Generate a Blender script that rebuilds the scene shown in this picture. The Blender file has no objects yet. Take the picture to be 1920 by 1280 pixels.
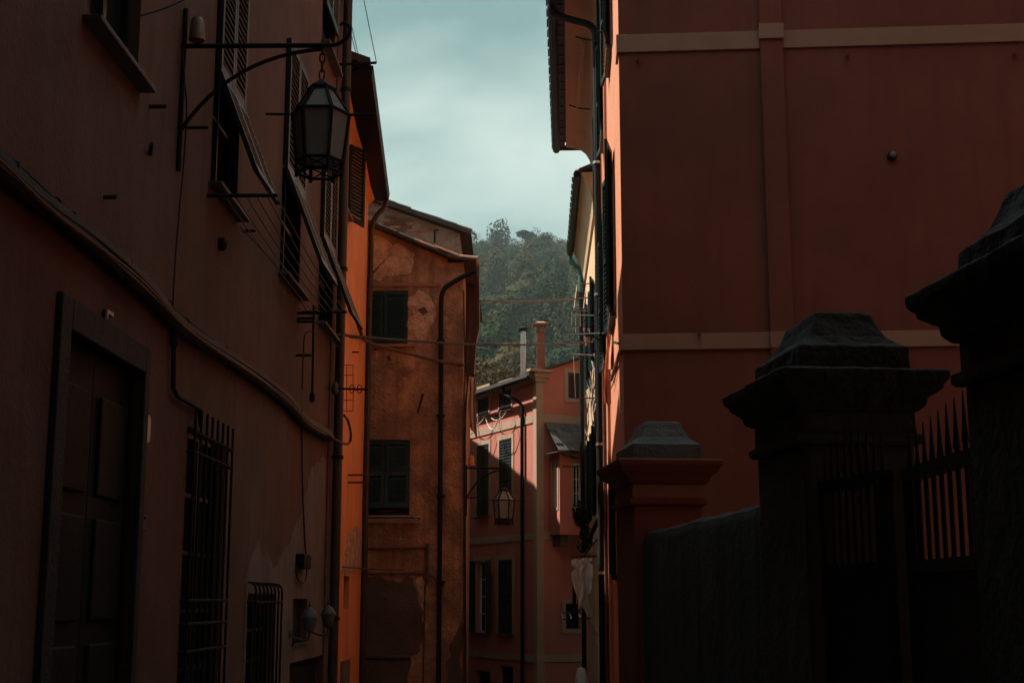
import bpy, bmesh, math, random
import numpy as np
from mathutils import Vector, Matrix, noise as mnoise

random.seed(7)
RNG = np.random.default_rng(11)
scene = bpy.context.scene
col = scene.collection

# ------------------------------------------------------------------ camera
F = 2600.0                       # focal length in pixels of a 1920 px wide frame
EYE = Vector((0.0, 0.0, 1.6))
TILT = math.atan(485.0 / F)
cam_d = bpy.data.cameras.new('camera')
cam_d.sensor_width = 36.0
cam_d.lens = F / 1920.0 * 36.0
cam_d.clip_start = 0.05
cam_d.clip_end = 6000.0
cam = bpy.data.objects.new('camera', cam_d)
col.objects.link(cam)
cam.location = EYE
cam.rotation_euler = (math.pi / 2 + TILT, 0, 0)
scene.camera = cam

# ------------------------------------------------------------------ sky, sun, exposure
SUN_XY = Vector((-0.93, 0.37)).normalized()
SUN_EL = math.radians(54.0)
world = bpy.data.worlds.new('World')
scene.world = world
world.use_nodes = True
wn, wl = world.node_tree.nodes, world.node_tree.links
wn.clear()
w_out = wn.new('ShaderNodeOutputWorld')
w_bg = wn.new('ShaderNodeBackground')
w_sky = wn.new('ShaderNodeTexSky')
w_sky.sky_type = 'NISHITA'
w_sky.sun_disc = False
w_sky.sun_elevation = SUN_EL
w_sky.sun_rotation = math.atan2(SUN_XY.x, SUN_XY.y) % (2 * math.pi)
w_sky.air_density = 1.0
w_sky.dust_density = 1.5
w_bg.inputs['Strength'].default_value = 0.05
w_tc = wn.new('ShaderNodeTexCoord')
w_map = wn.new('ShaderNodeMapping')
w_map.inputs['Scale'].default_value = (1.0, 1.0, 1.9)
w_map.inputs['Location'].default_value = (0.33, 0.2, 0.1)
w_n = wn.new('ShaderNodeTexNoise')
w_n.inputs['Scale'].default_value = 3.2
w_n.inputs['Detail'].default_value = 7.0
w_n.inputs['Roughness'].default_value = 0.45
w_n.inputs['Distortion'].default_value = 0.35
w_r = wn.new('ShaderNodeValToRGB')
w_r.color_ramp.elements[0].position = 0.38
w_r.color_ramp.elements[0].color = (2.4, 4.1, 3.9, 1)
w_r.color_ramp.elements[1].position = 0.62
w_r.color_ramp.elements[1].color = (7.8, 9.2, 8.3, 1)
w_mix = wn.new('ShaderNodeMixRGB')
w_mix.inputs['Fac'].default_value = 0.90
wl.new(w_tc.outputs['Generated'], w_map.inputs['Vector'])
wl.new(w_map.outputs['Vector'], w_n.inputs['Vector'])
wl.new(w_n.outputs['Fac'], w_r.inputs['Fac'])
wl.new(w_sky.outputs['Color'], w_mix.inputs['Color1'])
wl.new(w_r.outputs['Color'], w_mix.inputs['Color2'])
wl.new(w_mix.outputs['Color'], w_bg.inputs['Color'])
wl.new(w_bg.outputs['Background'], w_out.inputs['Surface'])

sun_d = bpy.data.lights.new('sun', 'SUN')
sun_d.energy = 5.0
sun_d.angle = math.radians(0.5)
sun_d.color = (1.0, 0.90, 0.78)
sun = bpy.data.objects.new('sun', sun_d)
col.objects.link(sun)
SUN = Vector((SUN_XY.x * math.cos(SUN_EL), SUN_XY.y * math.cos(SUN_EL), math.sin(SUN_EL)))
sun.rotation_euler = SUN.to_track_quat('Z', 'Y').to_euler()
sun.location = (-40, 40, 60)

vs = scene.view_settings
vs.view_transform = 'Standard'
vs.look = 'None'
vs.exposure = 1.0
vs.gamma = 1.0
vs.use_curve_mapping = False
cy = scene.cycles
cy.max_bounces = 6
cy.diffuse_bounces = 3
cy.glossy_bounces = 3
cy.transmission_bounces = 6
cy.transparent_max_bounces = 8
cy.caustics_reflective = False
cy.caustics_refractive = False
cy.use_adaptive_sampling = True
cy.adaptive_threshold = 0.04
cy.use_denoising = True

# ------------------------------------------------------------------ projection helpers
FWD = Vector((0, math.cos(TILT), math.sin(TILT)))
UPV = Vector((0, -math.sin(TILT), math.cos(TILT)))
def ray(px, py):
    return Vector(((px - 960.0) / F, 0, 0)) + FWD + UPV * ((640.0 - py) / F)
def at(px, py, Y):
    r = ray(px, py)
    return EYE + r * (Y / r.y)

class Wall:
    """a vertical wall plane: runs from p0 to p1 in plan, n points to the open side"""
    def __init__(self, p0, p1, toward):
        self.p0 = Vector(p0); self.d = (Vector(p1) - self.p0).normalized()
        self.len = (Vector(p1) - self.p0).length
        n = Vector((-self.d.y, self.d.x))
        if (Vector(toward) - self.p0).dot(n) < 0: n = -n
        self.n = n
        self.D3 = Vector((self.d.x, self.d.y, 0)); self.N3 = Vector((n.x, n.y, 0))
    def P(self, u, z, o=0.0):
        q = self.p0 + self.d * u + self.n * o
        return Vector((q.x, q.y, z))
    def hit(self, px, py, o=0.0):
        r = ray(px, py)
        q = self.p0 + self.n * o
        t = ((q.x - EYE.x) * self.n.x + (q.y - EYE.y) * self.n.y) / (r.x * self.n.x + r.y * self.n.y)
        h = EYE + r * t
        return (Vector((h.x, h.y)) - self.p0).dot(self.d), h.z
    def pp(self, px, py, o=0.0):
        u, z = self.hit(px, py, o)
        return self.P(u, z, o)
    def rect(self, x0, x1, yt, yb, o=0.0):
        """u0,u1,z0,z1 of a wall rectangle whose edge at x0 runs from yt to yb"""
        ym = (yt + yb) / 2
        a = self.hit(x0, ym, o)[0]; b = self.hit(x1, ym, o)[0]
        z1 = self.hit(x0, yt, o)[1]; z0 = self.hit(x0, yb, o)[1]
        return min(a, b), max(a, b), z0, z1

# ------------------------------------------------------------------ mesh builder
def inv_of(p):
    return Matrix.Translation(-p.location) if p is not None and p.type == 'EMPTY' else Matrix.Identity(4)

class MB:
    def __init__(self): self.v = []; self.f = []
    def add(self, vs_, fs):
        n = len(self.v); self.v.extend([tuple(x) for x in vs_]); self.f.extend([tuple(i + n for i in q) for q in fs]); return self
    def obox(self, o, a, b, c):
        o, a, b, c = Vector(o), Vector(a), Vector(b), Vector(c)
        P = [o, o + a, o + a + b, o + b, o + c, o + a + c, o + a + b + c, o + b + c]
        return self.add(P, [(0, 3, 2, 1), (4, 5, 6, 7), (0, 1, 5, 4), (1, 2, 6, 5), (2, 3, 7, 6), (3, 0, 4, 7)])
    def box(self, x0, x1, y0, y1, z0, z1):
        return self.obox((x0, y0, z0), (x1 - x0, 0, 0), (0, y1 - y0, 0), (0, 0, z1 - z0))
    def wbox(self, w, u0, u1, z0, z1, o0, o1):
        return self.obox(w.P(u0, z0, o0), w.D3 * (u1 - u0), w.N3 * (o1 - o0), (0, 0, z1 - z0))
    def prism(self, pts, vec):
        vec = Vector(vec); n = len(pts); P = [Vector(p) for p in pts]
        return self.add(P + [p + vec for p in P], [tuple(range(n)), tuple(range(2 * n - 1, n - 1, -1))] + [(i, i + n, (i + 1) % n + n, (i + 1) % n) for i in range(n)])
    def tube(self, pts, r, seg=6, cap=True, r1=None):
        P = [Vector(p) for p in pts]; n = len(P); rings = []
        up = None
        for i in range(n):
            t = (P[min(i + 1, n - 1)] - P[max(i - 1, 0)])
            if t.length < 1e-7: t = Vector((0, 0, 1))
            t.normalize()
            if up is None:
                up = t.cross(Vector((0.31, 0.17, 0.93)) if abs(t.z) < 0.9 else Vector((1, 0, 0)))
            else:
                up = up - t * up.dot(t)
            if up.length < 1e-6: up = t.orthogonal()
            up.normalize(); s = t.cross(up)
            rr = r if r1 is None else r + (r1 - r) * i / max(n - 1, 1)
            rings.append([P[i] + (up * math.cos(2 * math.pi * k / seg) + s * math.sin(2 * math.pi * k / seg)) * rr for k in range(seg)])
        vs_ = [p for R in rings for p in R]
        fs = [(i * seg + k, i * seg + (k + 1) % seg, (i + 1) * seg + (k + 1) % seg, (i + 1) * seg + k) for i in range(n - 1) for k in range(seg)]
        if cap: fs += [tuple(range(seg - 1, -1, -1)), tuple(range((n - 1) * seg, n * seg))]
        return self.add(vs_, fs)
    def lathe(self, c, prof, seg=12, rot=0.0, axis=None):
        c = Vector(c); vs_ = []
        for r, z in prof:
            for k in range(seg):
                a = rot + 2 * math.pi * k / seg
                if axis is None: vs_.append(c + Vector((r * math.cos(a), r * math.sin(a), z)))
                else:
                    e1 = axis.orthogonal().normalized(); e2 = axis.cross(e1)
                    vs_.append(c + e1 * (r * math.cos(a)) + e2 * (r * math.sin(a)) + axis * z)
        n = len(prof)
        fs = [(i * seg + k, i * seg + (k + 1) % seg, (i + 1) * seg + (k + 1) % seg, (i + 1) * seg + k) for i in range(n - 1) for k in range(seg)]
        fs += [tuple(range(seg - 1, -1, -1)), tuple(range((n - 1) * seg, n * seg))]
        return self.add(vs_, fs)
    def mesh(self, name):
        me = bpy.data.meshes.new(name); me.from_pydata(self.v, [], self.f)
        bm = bmesh.new(); bm.from_mesh(me); bmesh.ops.recalc_face_normals(bm, faces=bm.faces); bm.to_mesh(me); bm.free()
        return me
    def build(self, name, m, parent=None, smooth=False, bevel=0.0, M=None):
        return put(name, self.mesh(name), m, parent, smooth, bevel, M)

def put(name, me, m, parent=None, smooth=False, bevel=0.0, M=None):
    o = bpy.data.objects.new(name, me); col.objects.link(o)
    if m is not None and not me.materials: me.materials.append(m)
    if smooth:
        me.polygons.foreach_set('use_smooth', [True] * len(me.polygons))
        try: me.set_sharp_from_angle(angle=math.radians(40))
        except Exception: pass
    if parent is not None:
        o.parent = parent; o.matrix_parent_inverse = inv_of(parent)
    if M is not None: o.matrix_basis = M
    if bevel > 0:
        b = o.modifiers.new('bevel', 'BEVEL'); b.width = bevel; b.segments = 2; b.limit_method = 'ANGLE'
    return o

def tag(o, label=None, cat=None, group=None, kind=None):
    if label: o['label'] = label
    if cat: o['category'] = cat
    if group: o['group'] = group
    if kind: o['kind'] = kind
    return o

def thing(name, label, cat, loc, group=None):
    o = bpy.data.objects.new(name, None); col.objects.link(o)
    o.empty_display_size = 0.2; o.location = loc
    return tag(o, label, cat, group)

def smooth_path(pts, k=6):
    P = [Vector(p) for p in pts]; out = []
    for i in range(len(P) - 1):
        p0, p1, p2, p3 = P[max(i - 1, 0)], P[i], P[i + 1], P[min(i + 2, len(P) - 1)]
        for j in range(k):
            t = j / k
            out.append(0.5 * ((2 * p1) + (p2 - p0) * t + (2 * p0 - 5 * p1 + 4 * p2 - p3) * t * t + (3 * p1 - p0 - 3 * p2 + p3) * t ** 3))
    out.append(P[-1]); return out

def sag(a, b, s, n=14):
    a, b = Vector(a), Vector(b)
    return [a.lerp(b, i / n) - Vector((0, 0, s * 4 * (i / n) * (1 - i / n))) for i in range(n + 1)]

# ------------------------------------------------------------------ materials
def rgba(c): return (c[0], c[1], c[2], 1.0)
def mat(name, c, rough=0.85, var=0.18, scale=1.2, bump=0.15, fine=40.0, streak=0.0, c2=None, c2_at=0.6, c2_soft=0.08, c2_scale=0.8, metal=0.0, spec=0.3, streak_c=None):
    m = bpy.data.materials.new(name); m.use_nodes = True
    N, L = m.node_tree.nodes, m.node_tree.links
    b = N['Principled BSDF']
    b.inputs['Roughness'].default_value = rough; b.inputs['Metallic'].default_value = metal
    b.inputs['Specular IOR Level'].default_value = spec
    tc = N.new('ShaderNodeTexCoord')
    n1 = N.new('ShaderNodeTexNoise'); n1.inputs['Scale'].default_value = scale; n1.inputs['Detail'].default_value = 4.5; n1.inputs['Roughness'].default_value = 0.62
    L.new(tc.outputs['Object'], n1.inputs['Vector'])
    r = N.new('ShaderNodeValToRGB')
    r.color_ramp.elements[0].position = 0.3; r.color_ramp.elements[1].position = 0.7
    r.color_ramp.elements[0].color = rgba([x * (1 - var) for x in c]); r.color_ramp.elements[1].color = rgba([min(x * (1 + var), 0.95) for x in c])
    L.new(n1.outputs['Fac'], r.inputs['Fac'])
    out = r.outputs['Color']
    if c2 is not None:
        n2 = N.new('ShaderNodeTexNoise'); n2.inputs['Scale'].default_value = c2_scale; n2.inputs['Detail'].default_value = 6; n2.inputs['Roughness'].default_value = 0.65
        mp = N.new('ShaderNodeMapping'); mp.inputs['Location'].default_value = (3.1, 7.7, 1.3)
        L.new(tc.outputs['Object'], mp.inputs['Vector']); L.new(mp.outputs['Vector'], n2.inputs['Vector'])
        mr = N.new('ShaderNodeMapRange'); mr.inputs['From Min'].default_value = c2_at - c2_soft; mr.inputs['From Max'].default_value = c2_at + c2_soft
        L.new(n2.outputs['Fac'], mr.inputs['Value'])
        mx = N.new('ShaderNodeMixRGB'); mx.inputs['Color2'].default_value = rgba(c2)
        L.new(mr.outputs['Result'], mx.inputs['Fac']); L.new(out, mx.inputs['Color1']); out = mx.outputs['Color']
    if streak > 0:
        mp2 = N.new('ShaderNodeMapping'); mp2.inputs['Scale'].default_value = (5.0, 5.0, 0.35)
        n3 = N.new('ShaderNodeTexNoise'); n3.inputs['Scale'].default_value = 1.3; n3.inputs['Detail'].default_value = 3
        L.new(tc.outputs['Object'], mp2.inputs['Vector']); L.new(mp2.outputs['Vector'], n3.inputs['Vector'])
        mr2 = N.new('ShaderNodeMapRange'); mr2.inputs['From Min'].default_value = 0.48; mr2.inputs['From Max'].default_value = 0.72
        mr2.inputs['To Max'].default_value = streak
        L.new(n3.outputs['Fac'], mr2.inputs['Value'])
        mx2 = N.new('ShaderNodeMixRGB'); mx2.inputs['Color2'].default_value = rgba(streak_c or [x * 0.45 for x in c])
        L.new(mr2.outputs['Result'], mx2.inputs['Fac']); L.new(out, mx2.inputs['Color1']); out = mx2.outputs['Color']
    L.new(out, b.inputs['Base Color'])
    if bump > 0:
        n4 = N.new('ShaderNodeTexNoise'); n4.inputs['Scale'].default_value = fine; n4.inputs['Detail'].default_value = 2.5; n4.inputs['Roughness'].default_value = 0.7
        L.new(tc.outputs['Object'], n4.inputs['Vector'])
        ad = N.new('ShaderNodeMath'); ad.operation = 'MULTIPLY_ADD'; ad.inputs[1].default_value = 2.0
        L.new(n1.outputs['Fac'], ad.inputs[0]); L.new(n4.outputs['Fac'], ad.inputs[2])
        bp = N.new('ShaderNodeBump'); bp.inputs['Strength'].default_value = bump; bp.inputs['Distance'].default_value = 0.03
        L.new(ad.outputs[0], bp.inputs['Height']); L.new(bp.outputs['Normal'], b.inputs['Normal'])
    return m

M = {}
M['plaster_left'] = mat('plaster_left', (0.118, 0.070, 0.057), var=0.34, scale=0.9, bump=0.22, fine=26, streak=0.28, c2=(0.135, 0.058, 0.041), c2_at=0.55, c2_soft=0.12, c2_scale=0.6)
M['plaster_orange'] = mat('plaster_orange', (0.80, 0.32, 0.125), var=0.10, scale=1.6, bump=0.2, streak=0.35, streak_c=(0.45, 0.17, 0.07))
M['plaster_ochre'] = mat('plaster_ochre', (0.40, 0.222, 0.135), var=0.5, scale=2.6, bump=1.0, fine=18, streak=0.6, streak_c=(0.13, 0.085, 0.06), c2=(0.24, 0.135, 0.086), c2_at=0.52, c2_soft=0.06, c2_scale=1.5)
M['plaster_patch'] = mat('plaster_patch', (0.53, 0.345, 0.235), var=0.35, scale=6.0, bump=1.0, fine=12)
M['plaster_grey'] = mat('plaster_grey', (0.17, 0.135, 0.118), var=0.3, scale=1.5, bump=0.4, streak=0.35)
M['plaster_dark'] = mat('plaster_dark', (0.10, 0.075, 0.062), var=0.3, scale=2.0, bump=0.6)
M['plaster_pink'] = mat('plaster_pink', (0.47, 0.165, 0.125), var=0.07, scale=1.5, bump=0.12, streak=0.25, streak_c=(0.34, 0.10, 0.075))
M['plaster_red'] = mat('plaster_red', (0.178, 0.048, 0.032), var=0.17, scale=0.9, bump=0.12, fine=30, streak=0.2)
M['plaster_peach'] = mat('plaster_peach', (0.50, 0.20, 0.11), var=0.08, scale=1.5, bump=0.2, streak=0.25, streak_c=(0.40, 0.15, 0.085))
M['plaster_cream'] = mat('plaster_cream', (0.55, 0.38, 0.23), var=0.10, scale=1.5, bump=0.2, streak=0.3)
M['soffit'] = mat('soffit', (0.46, 0.27, 0.19), var=0.08, bump=0.1)
M['trim_red'] = mat('trim_red', (0.30, 0.155, 0.11), var=0.10, scale=1.2, bump=0.1)
M['trim_cream'] = mat('trim_cream', (0.38, 0.265, 0.195), var=0.10, scale=2.0, bump=0.1)
M['brickwork'] = mat('brickwork', (0.24, 0.165, 0.13), var=0.3, scale=2.5, bump=0.9, fine=9, c2=(0.26, 0.11, 0.07), c2_at=0.55, c2_soft=0.04, c2_scale=3.0)
M['roof_tile'] = mat('roof_tile', (0.42, 0.19, 0.125), var=0.35, scale=3.0, bump=0.4, c2=(0.22, 0.17, 0.13), c2_at=0.58)
M['roof_dark'] = mat('roof_dark', (0.055, 0.042, 0.037), var=0.35, scale=3.0, bump=0.5)
M['slate'] = mat('slate', (0.085, 0.093, 0.098), rough=0.6, var=0.35, scale=4.0, bump=0.4)
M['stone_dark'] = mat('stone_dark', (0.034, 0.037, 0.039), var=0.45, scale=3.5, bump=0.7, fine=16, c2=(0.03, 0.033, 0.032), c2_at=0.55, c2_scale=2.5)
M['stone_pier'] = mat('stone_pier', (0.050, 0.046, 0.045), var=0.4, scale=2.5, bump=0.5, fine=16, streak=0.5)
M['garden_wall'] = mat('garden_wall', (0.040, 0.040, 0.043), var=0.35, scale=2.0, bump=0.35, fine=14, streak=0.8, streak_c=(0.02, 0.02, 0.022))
M['sill'] = mat('sill', (0.075, 0.075, 0.076), rough=0.5, var=0.25, scale=5, bump=0.2)
M['shutter'] = mat('shutter', (0.007, 0.019, 0.019), rough=0.5, var=0.3, scale=4, bump=0.05, spec=0.06)
M['shutter_green'] = mat('shutter_green', (0.013, 0.036, 0.034), rough=0.5, var=0.35, scale=4, bump=0.05, spec=0.25)
M['shutter_dark'] = mat('shutter_dark', (0.010, 0.015, 0.017), rough=0.42, var=0.3, scale=4, bump=0.05, spec=0.35)
M['door'] = mat('door', (0.010, 0.016, 0.017), rough=0.6, var=0.3, scale=3, bump=0.1, spec=0.12)
M['door_frame'] = mat('door_frame', (0.022, 0.025, 0.028), rough=0.7, var=0.2, scale=3, bump=0.3)
M['glass'] = mat('glass', (0.012, 0.016, 0.018), rough=0.08, var=0.1, bump=0.0, spec=0.6)
M['iron'] = mat('iron', (0.010, 0.0105, 0.012), rough=0.7, var=0.3, scale=12, bump=0.1, spec=0.2)
M['rust'] = mat('rust', (0.10, 0.042, 0.028), rough=0.75, var=0.35, scale=10, bump=0.2)
M['pipe_brown'] = mat('pipe_brown', (0.050, 0.030, 0.024), rough=0.5, var=0.3, scale=6, bump=0.1, spec=0.4)
M['pipe_black'] = mat('pipe_black', (0.010, 0.010, 0.011), rough=0.6, var=0.3, scale=6, bump=0.05, spec=0.15)
M['pipe_copper_green'] = mat('pipe_copper_green', (0.05, 0.15, 0.125), rough=0.6, var=0.3, scale=8, bump=0.1)
M['cable'] = mat('cable', (0.020, 0.018, 0.018), rough=0.6, var=0.3, scale=12, bump=0.05)
M['cable_brown'] = mat('cable_brown', (0.12, 0.062, 0.045), rough=0.7, var=0.3, scale=12, bump=0.05)
M['cord'] = mat('cord', (0.50, 0.36, 0.27), rough=0.8, var=0.2, scale=20, bump=0.0)
M['cord_dark'] = mat('cord_dark', (0.13, 0.10, 0.09), rough=0.8, var=0.2, scale=20, bump=0.0)
M['white_paint'] = mat('white_paint', (0.66, 0.64, 0.60), rough=0.5, var=0.12, scale=6, bump=0.05)
M['plate_pale'] = mat('plate_pale', (0.50, 0.46, 0.42), rough=0.35, var=0.12, scale=6, bump=0.05, spec=0.5)
M['lamp_body'] = mat('lamp_body', (0.075, 0.08, 0.08), rough=0.5, var=0.3, scale=14, bump=0.3)
M['copper_cup'] = mat('copper_cup', (0.17, 0.085, 0.06), rough=0.4, var=0.25, scale=9, bump=0.1, spec=0.5)
M['orange_cup'] = mat('orange_cup', (0.55, 0.17, 0.05), rough=0.4, var=0.2, scale=9, bump=0.05)
M['cloth_white'] = mat('cloth_white', (0.80, 0.77, 0.73), rough=0.95, var=0.08, scale=6, bump=0.2)
M['cloth_pink'] = mat('cloth_pink', (0.72, 0.52, 0.42), rough=0.95, var=0.08, scale=6, bump=0.2)
M['cloth_dark'] = mat('cloth_dark', (0.02, 0.02, 0.022), rough=0.95, var=0.2, scale=6, bump=0.2)
M['cloth_orange'] = mat('cloth_orange', (0.60, 0.24, 0.13), rough=0.95, var=0.12, scale=6, bump=0.2)
M['lamp_glass'] = mat('lamp_glass', (0.10, 0.11, 0.11), rough=0.2, var=0.15, scale=8, bump=0.0, spec=0.5)
M['flue_metal'] = mat('flue_metal', (0.55, 0.56, 0.56), rough=0.35, var=0.15, scale=8, bump=0.05, metal=0.85)
M['chimney_red'] = mat('chimney_red', (0.34, 0.09, 0.05), var=0.2, scale=5, bump=0.3)
M['paving'] = mat('paving', (0.20, 0.175, 0.155), var=0.25, scale=4, bump=0.5)
M['earth'] = mat('earth', (0.09, 0.085, 0.055), var=0.3, scale=0.2, bump=0.2)
M['bark'] = mat('bark', (0.055, 0.045, 0.035), var=0.3, scale=3, bump=0.4)
def leaf_mat(name, c):
    m = mat(name, c, rough=1.0, var=0.35, scale=0.35, bump=0.0, spec=0.0); return m
LEAF = [leaf_mat('leaf_a', (0.040, 0.056, 0.028)), leaf_mat('leaf_b', (0.060, 0.064, 0.033)), leaf_mat('leaf_c', (0.026, 0.042, 0.026)), leaf_mat('leaf_d', (0.080, 0.058, 0.030))]
def glass_milk():
    m = bpy.data.materials.new('lantern_glass'); m.use_nodes = True
    b = m.node_tree.nodes['Principled BSDF']
    N, L = m.node_tree.nodes, m.node_tree.links
    tc = N.new('ShaderNodeTexCoord'); n = N.new('ShaderNodeTexNoise'); n.inputs['Scale'].default_value = 9; L.new(tc.outputs['Object'], n.inputs['Vector'])
    r = N.new('ShaderNodeValToRGB'); r.color_ramp.elements[0].color = (0.30, 0.32, 0.32, 1); r.color_ramp.elements[1].color = (0.50, 0.53, 0.52, 1)
    L.new(n.outputs['Fac'], r.inputs['Fac']); L.new(r.outputs['Color'], b.inputs['Base Color'])
    b.inputs['Roughness'].default_value = 0.38; b.inputs['Transmission Weight'].default_value = 0.45; b.inputs['IOR'].default_value = 1.2
    return m
M['lantern_glass'] = glass_milk()

# ------------------------------------------------------------------ wall with real openings
def holed_wall(mb, w, u0, u1, z0, z1, holes, rev=0.16, top=None):
    us = sorted({u0, u1, *[h[0] for h in holes], *[h[1] for h in holes]})
    zs = sorted({z0, z1, *[h[2] for h in holes], *[h[3] for h in holes]})
    us = [u for u in us if u0 <= u <= u1]; zs = [z for z in zs if z0 <= z <= z1]
    for i in range(len(us) - 1):
        for j in range(len(zs) - 1):
            cu, cz = (us[i] + us[i + 1]) / 2, (zs[j] + zs[j + 1]) / 2
            if any(h[0] < cu < h[1] and h[2] < cz < h[3] for h in holes): continue
            mb.add([w.P(us[i], zs[j]), w.P(us[i + 1], zs[j]), w.P(us[i + 1], zs[j + 1]), w.P(us[i], zs[j + 1])], [(0, 1, 2, 3)])
    for a, b, c, d in [h[:4] for h in holes]:
        q = [(a, c), (b, c), (b, d), (a, d)]
        for k in range(4):
            (ua, za), (ub, zb) = q[k], q[(k + 1) % 4]
            mb.add([w.P(ua, za), w.P(ub, zb), w.P(ub, zb, -rev), w.P(ua, za, -rev)], [(0, 1, 2, 3)])

def window_in(parent, w, h, rev=0.16, m='glass', frame='shutter_dark', bars=True, panes=(2, 3)):
    """window at the back of an opening: casement frame, glazing bars, each pane its own piece"""
    a, b, c, d = h[:4]
    mb = MB(); t = 0.05
    mb.wbox(w, a - .02, b + .02, c - .02, d + .02, -rev - .06, -rev - .03)
    mb.wbox(w, a, a + t, c, d, -rev - .03, -rev + .03); mb.wbox(w, b - t, b, c, d, -rev - .03, -rev + .03)
    mb.wbox(w, a + t, b - t, c, c + t, -rev - .03, -rev + .03); mb.wbox(w, a + t, b - t, d - t, d, -rev - .03, -rev + .03)
    nu, nz = panes
    iu, iz = (b - a - 2 * t), (d - c - 2 * t)
    g = 0.028
    for k in range(1, nu): mb.wbox(w, a + t + iu * k / nu - g / 2, a + t + iu * k / nu + g / 2, c + t, d - t, -rev - .03, -rev + .025)
    for k in range(1, nz):
        for q in range(nu):
            mb.wbox(w, a + t + iu * q / nu + g / 2, a + t + iu * (q + 1) / nu - g / 2, c + t + iz * k / nz - g / 2, c + t + iz * k / nz + g / 2, -rev - .03, -rev + .02)
    fr = mb.build('window', M[frame], parent)
    for q in range(nu):
        for k in range(nz):
            MB().wbox(w, a + t + iu * q / nu + g / 2, a + t + iu * (q + 1) / nu - g / 2, c + t + iz * k / nz + g / 2, c + t + iz * (k + 1) / nz - g / 2, -rev - .025, -rev - .012).build('pane', M[m], fr)
    return fr

SLAT_CACHE = {}
def shutter_leaf(parent, mtx, wd, ht, m, pitch=0.055, tilt=38, name='shutter', stile=0.055, mid=True):
    """louvred leaf in a local frame: x across, y out of the wall, z up"""
    mb = MB(); t = 0.035
    mb.box(0, stile, 0, t, 0, ht); mb.box(wd - stile, wd, 0, t, 0, ht)
    rails = [(0, 0.08), (ht - 0.07, ht)]
    if mid and ht > 1.5: rails.append((ht * 0.45, ht * 0.45 + 0.07))
    for a, b in rails: mb.box(stile, wd - stile, 0.002, t - 0.002, a, b)
    fr = mb.build(name, M[m], parent, M=mtx)
    key = (round(wd, 2), m, tilt, pitch)
    if key not in SLAT_CACHE:
        s = MB(); ca, sa = math.cos(math.radians(tilt)), math.sin(math.radians(tilt))
        hw = wd / 2 - stile - .001
        s.obox((-hw, 0.015, -pitch * .56), (2 * hw, 0, 0), (0, -0.030, pitch * 1.12), (0, 0.006, 0.006))
        SLAT_CACHE[key] = s.mesh('slat'); SLAT_CACHE[key].materials.append(M[m])
    me = SLAT_CACHE[key]
    z = 0.08 + pitch * 0.7
    while z < ht - 0.09:
        if not any(a - .02 < z < b + .02 for a, b in rails):
            put('slat', me, None, fr, M=Matrix.Translation((wd / 2, t / 2, z)))
        z += pitch
    return fr

def leaf_matrix(w, u, z, o, ang=0.0, flip=1, pitch=0.0):
    """frame for a leaf hinged at (u,z): ang opens it out of the wall about z; pitch swings it out about its top"""
    X = w.D3 * flip; Y = w.N3; Z = Vector((0, 0, 1))
    c, s = math.cos(ang), math.sin(ang)
    Xr = X * c + Y * s; Yr = Y * c - X * s
    cp, sp = math.cos(pitch), math.sin(pitch)
    Zr = Z * cp - Yr * sp; Yq = Yr * cp + Z * sp
    p = w.P(u, z, o)
    return Matrix(((Xr.x, Yq.x, Zr.x, p.x), (Xr.y, Yq.y, Zr.y, p.y), (Xr.z, Yq.z, Zr.z, p.z), (0, 0, 0, 1)))

def blob_patch(parent, w, pix, m, th=0.006, jit=0.35, name='plaster_patch', o=0.0, sub=5):
    """irregular coat of plaster a few millimetres proud of the wall; outline in wall coordinates"""
    P = [Vector(w.hit(x, y)) for x, y in pix]; pts = []
    for i in range(len(P)):
        a, b = P[i], P[(i + 1) % len(P)]; L_ = (b - a).length
        for k in range(sub):
            q = a.lerp(b, k / sub)
            nv = mnoise.noise_vector(Vector((q.x * 6, q.y * 6, 1.7)))
            pts.append(q + Vector((nv.x, nv.y)) * jit * min(0.18, L_ / 3))
    mb = MB(); mb.prism([w.P(q.x, q.y, o + 0.001) for q in pts], w.N3 * th)
    return mb.build(name, M[m], parent)

def sill_box(parent, w, h, m='sill', ov=0.06, out=0.10, t=0.032):
    return MB().wbox(w, h[0] - ov, h[1] + ov, h[2] - t, h[2], -0.10, out).build('sill', M[m], parent, bevel=0.006)

def surround(parent, w, h, m, t=0.12, out=0.02, bottom=True):
    a, b, c, d = h[:4]
    mb = MB(); z0 = c - t if bottom else c
    mb.wbox(w, a - t, a, z0, d + t, 0, out); mb.wbox(w, b, b + t, z0, d + t, 0, out); mb.wbox(w, a, b, d, d + t, 0, out)
    if bottom: mb.wbox(w, a, b, c - t, c, 0, out)
    return mb.build('window_surround', M[m], parent)

# ================================================================== SETTING
def street_z(y):
    return 0.0 if y < 9 else -0.0875 * (y - 9) if y < 44 else -3.06
mb = MB()
ys = [-14, 9, 12, 16, 20, 24, 28, 32, 36, 40, 44, 60]
for a, b in zip(ys[:-1], ys[1:]):
    mb.add([(-4, a, street_z(a)), (4, a, street_z(a)), (4, b, street_z(b)), (-4, b, street_z(b))], [(0, 1, 2, 3)])
tag(mb.build('street', M['paving']), kind='structure')
tag(MB().add([(-3000, -3000, -3.2), (3000, -3000, -3.2), (3000, 4000, -3.2), (-3000, 4000, -3.2)], [(0, 1, 2, 3)]).build('ground', M['earth']), kind='structure')
tag(MB().box(1.8, 9.0, -12, 13.2, -3.1, -0.02).build('garden_ground', M['earth']), kind='structure')

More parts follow.
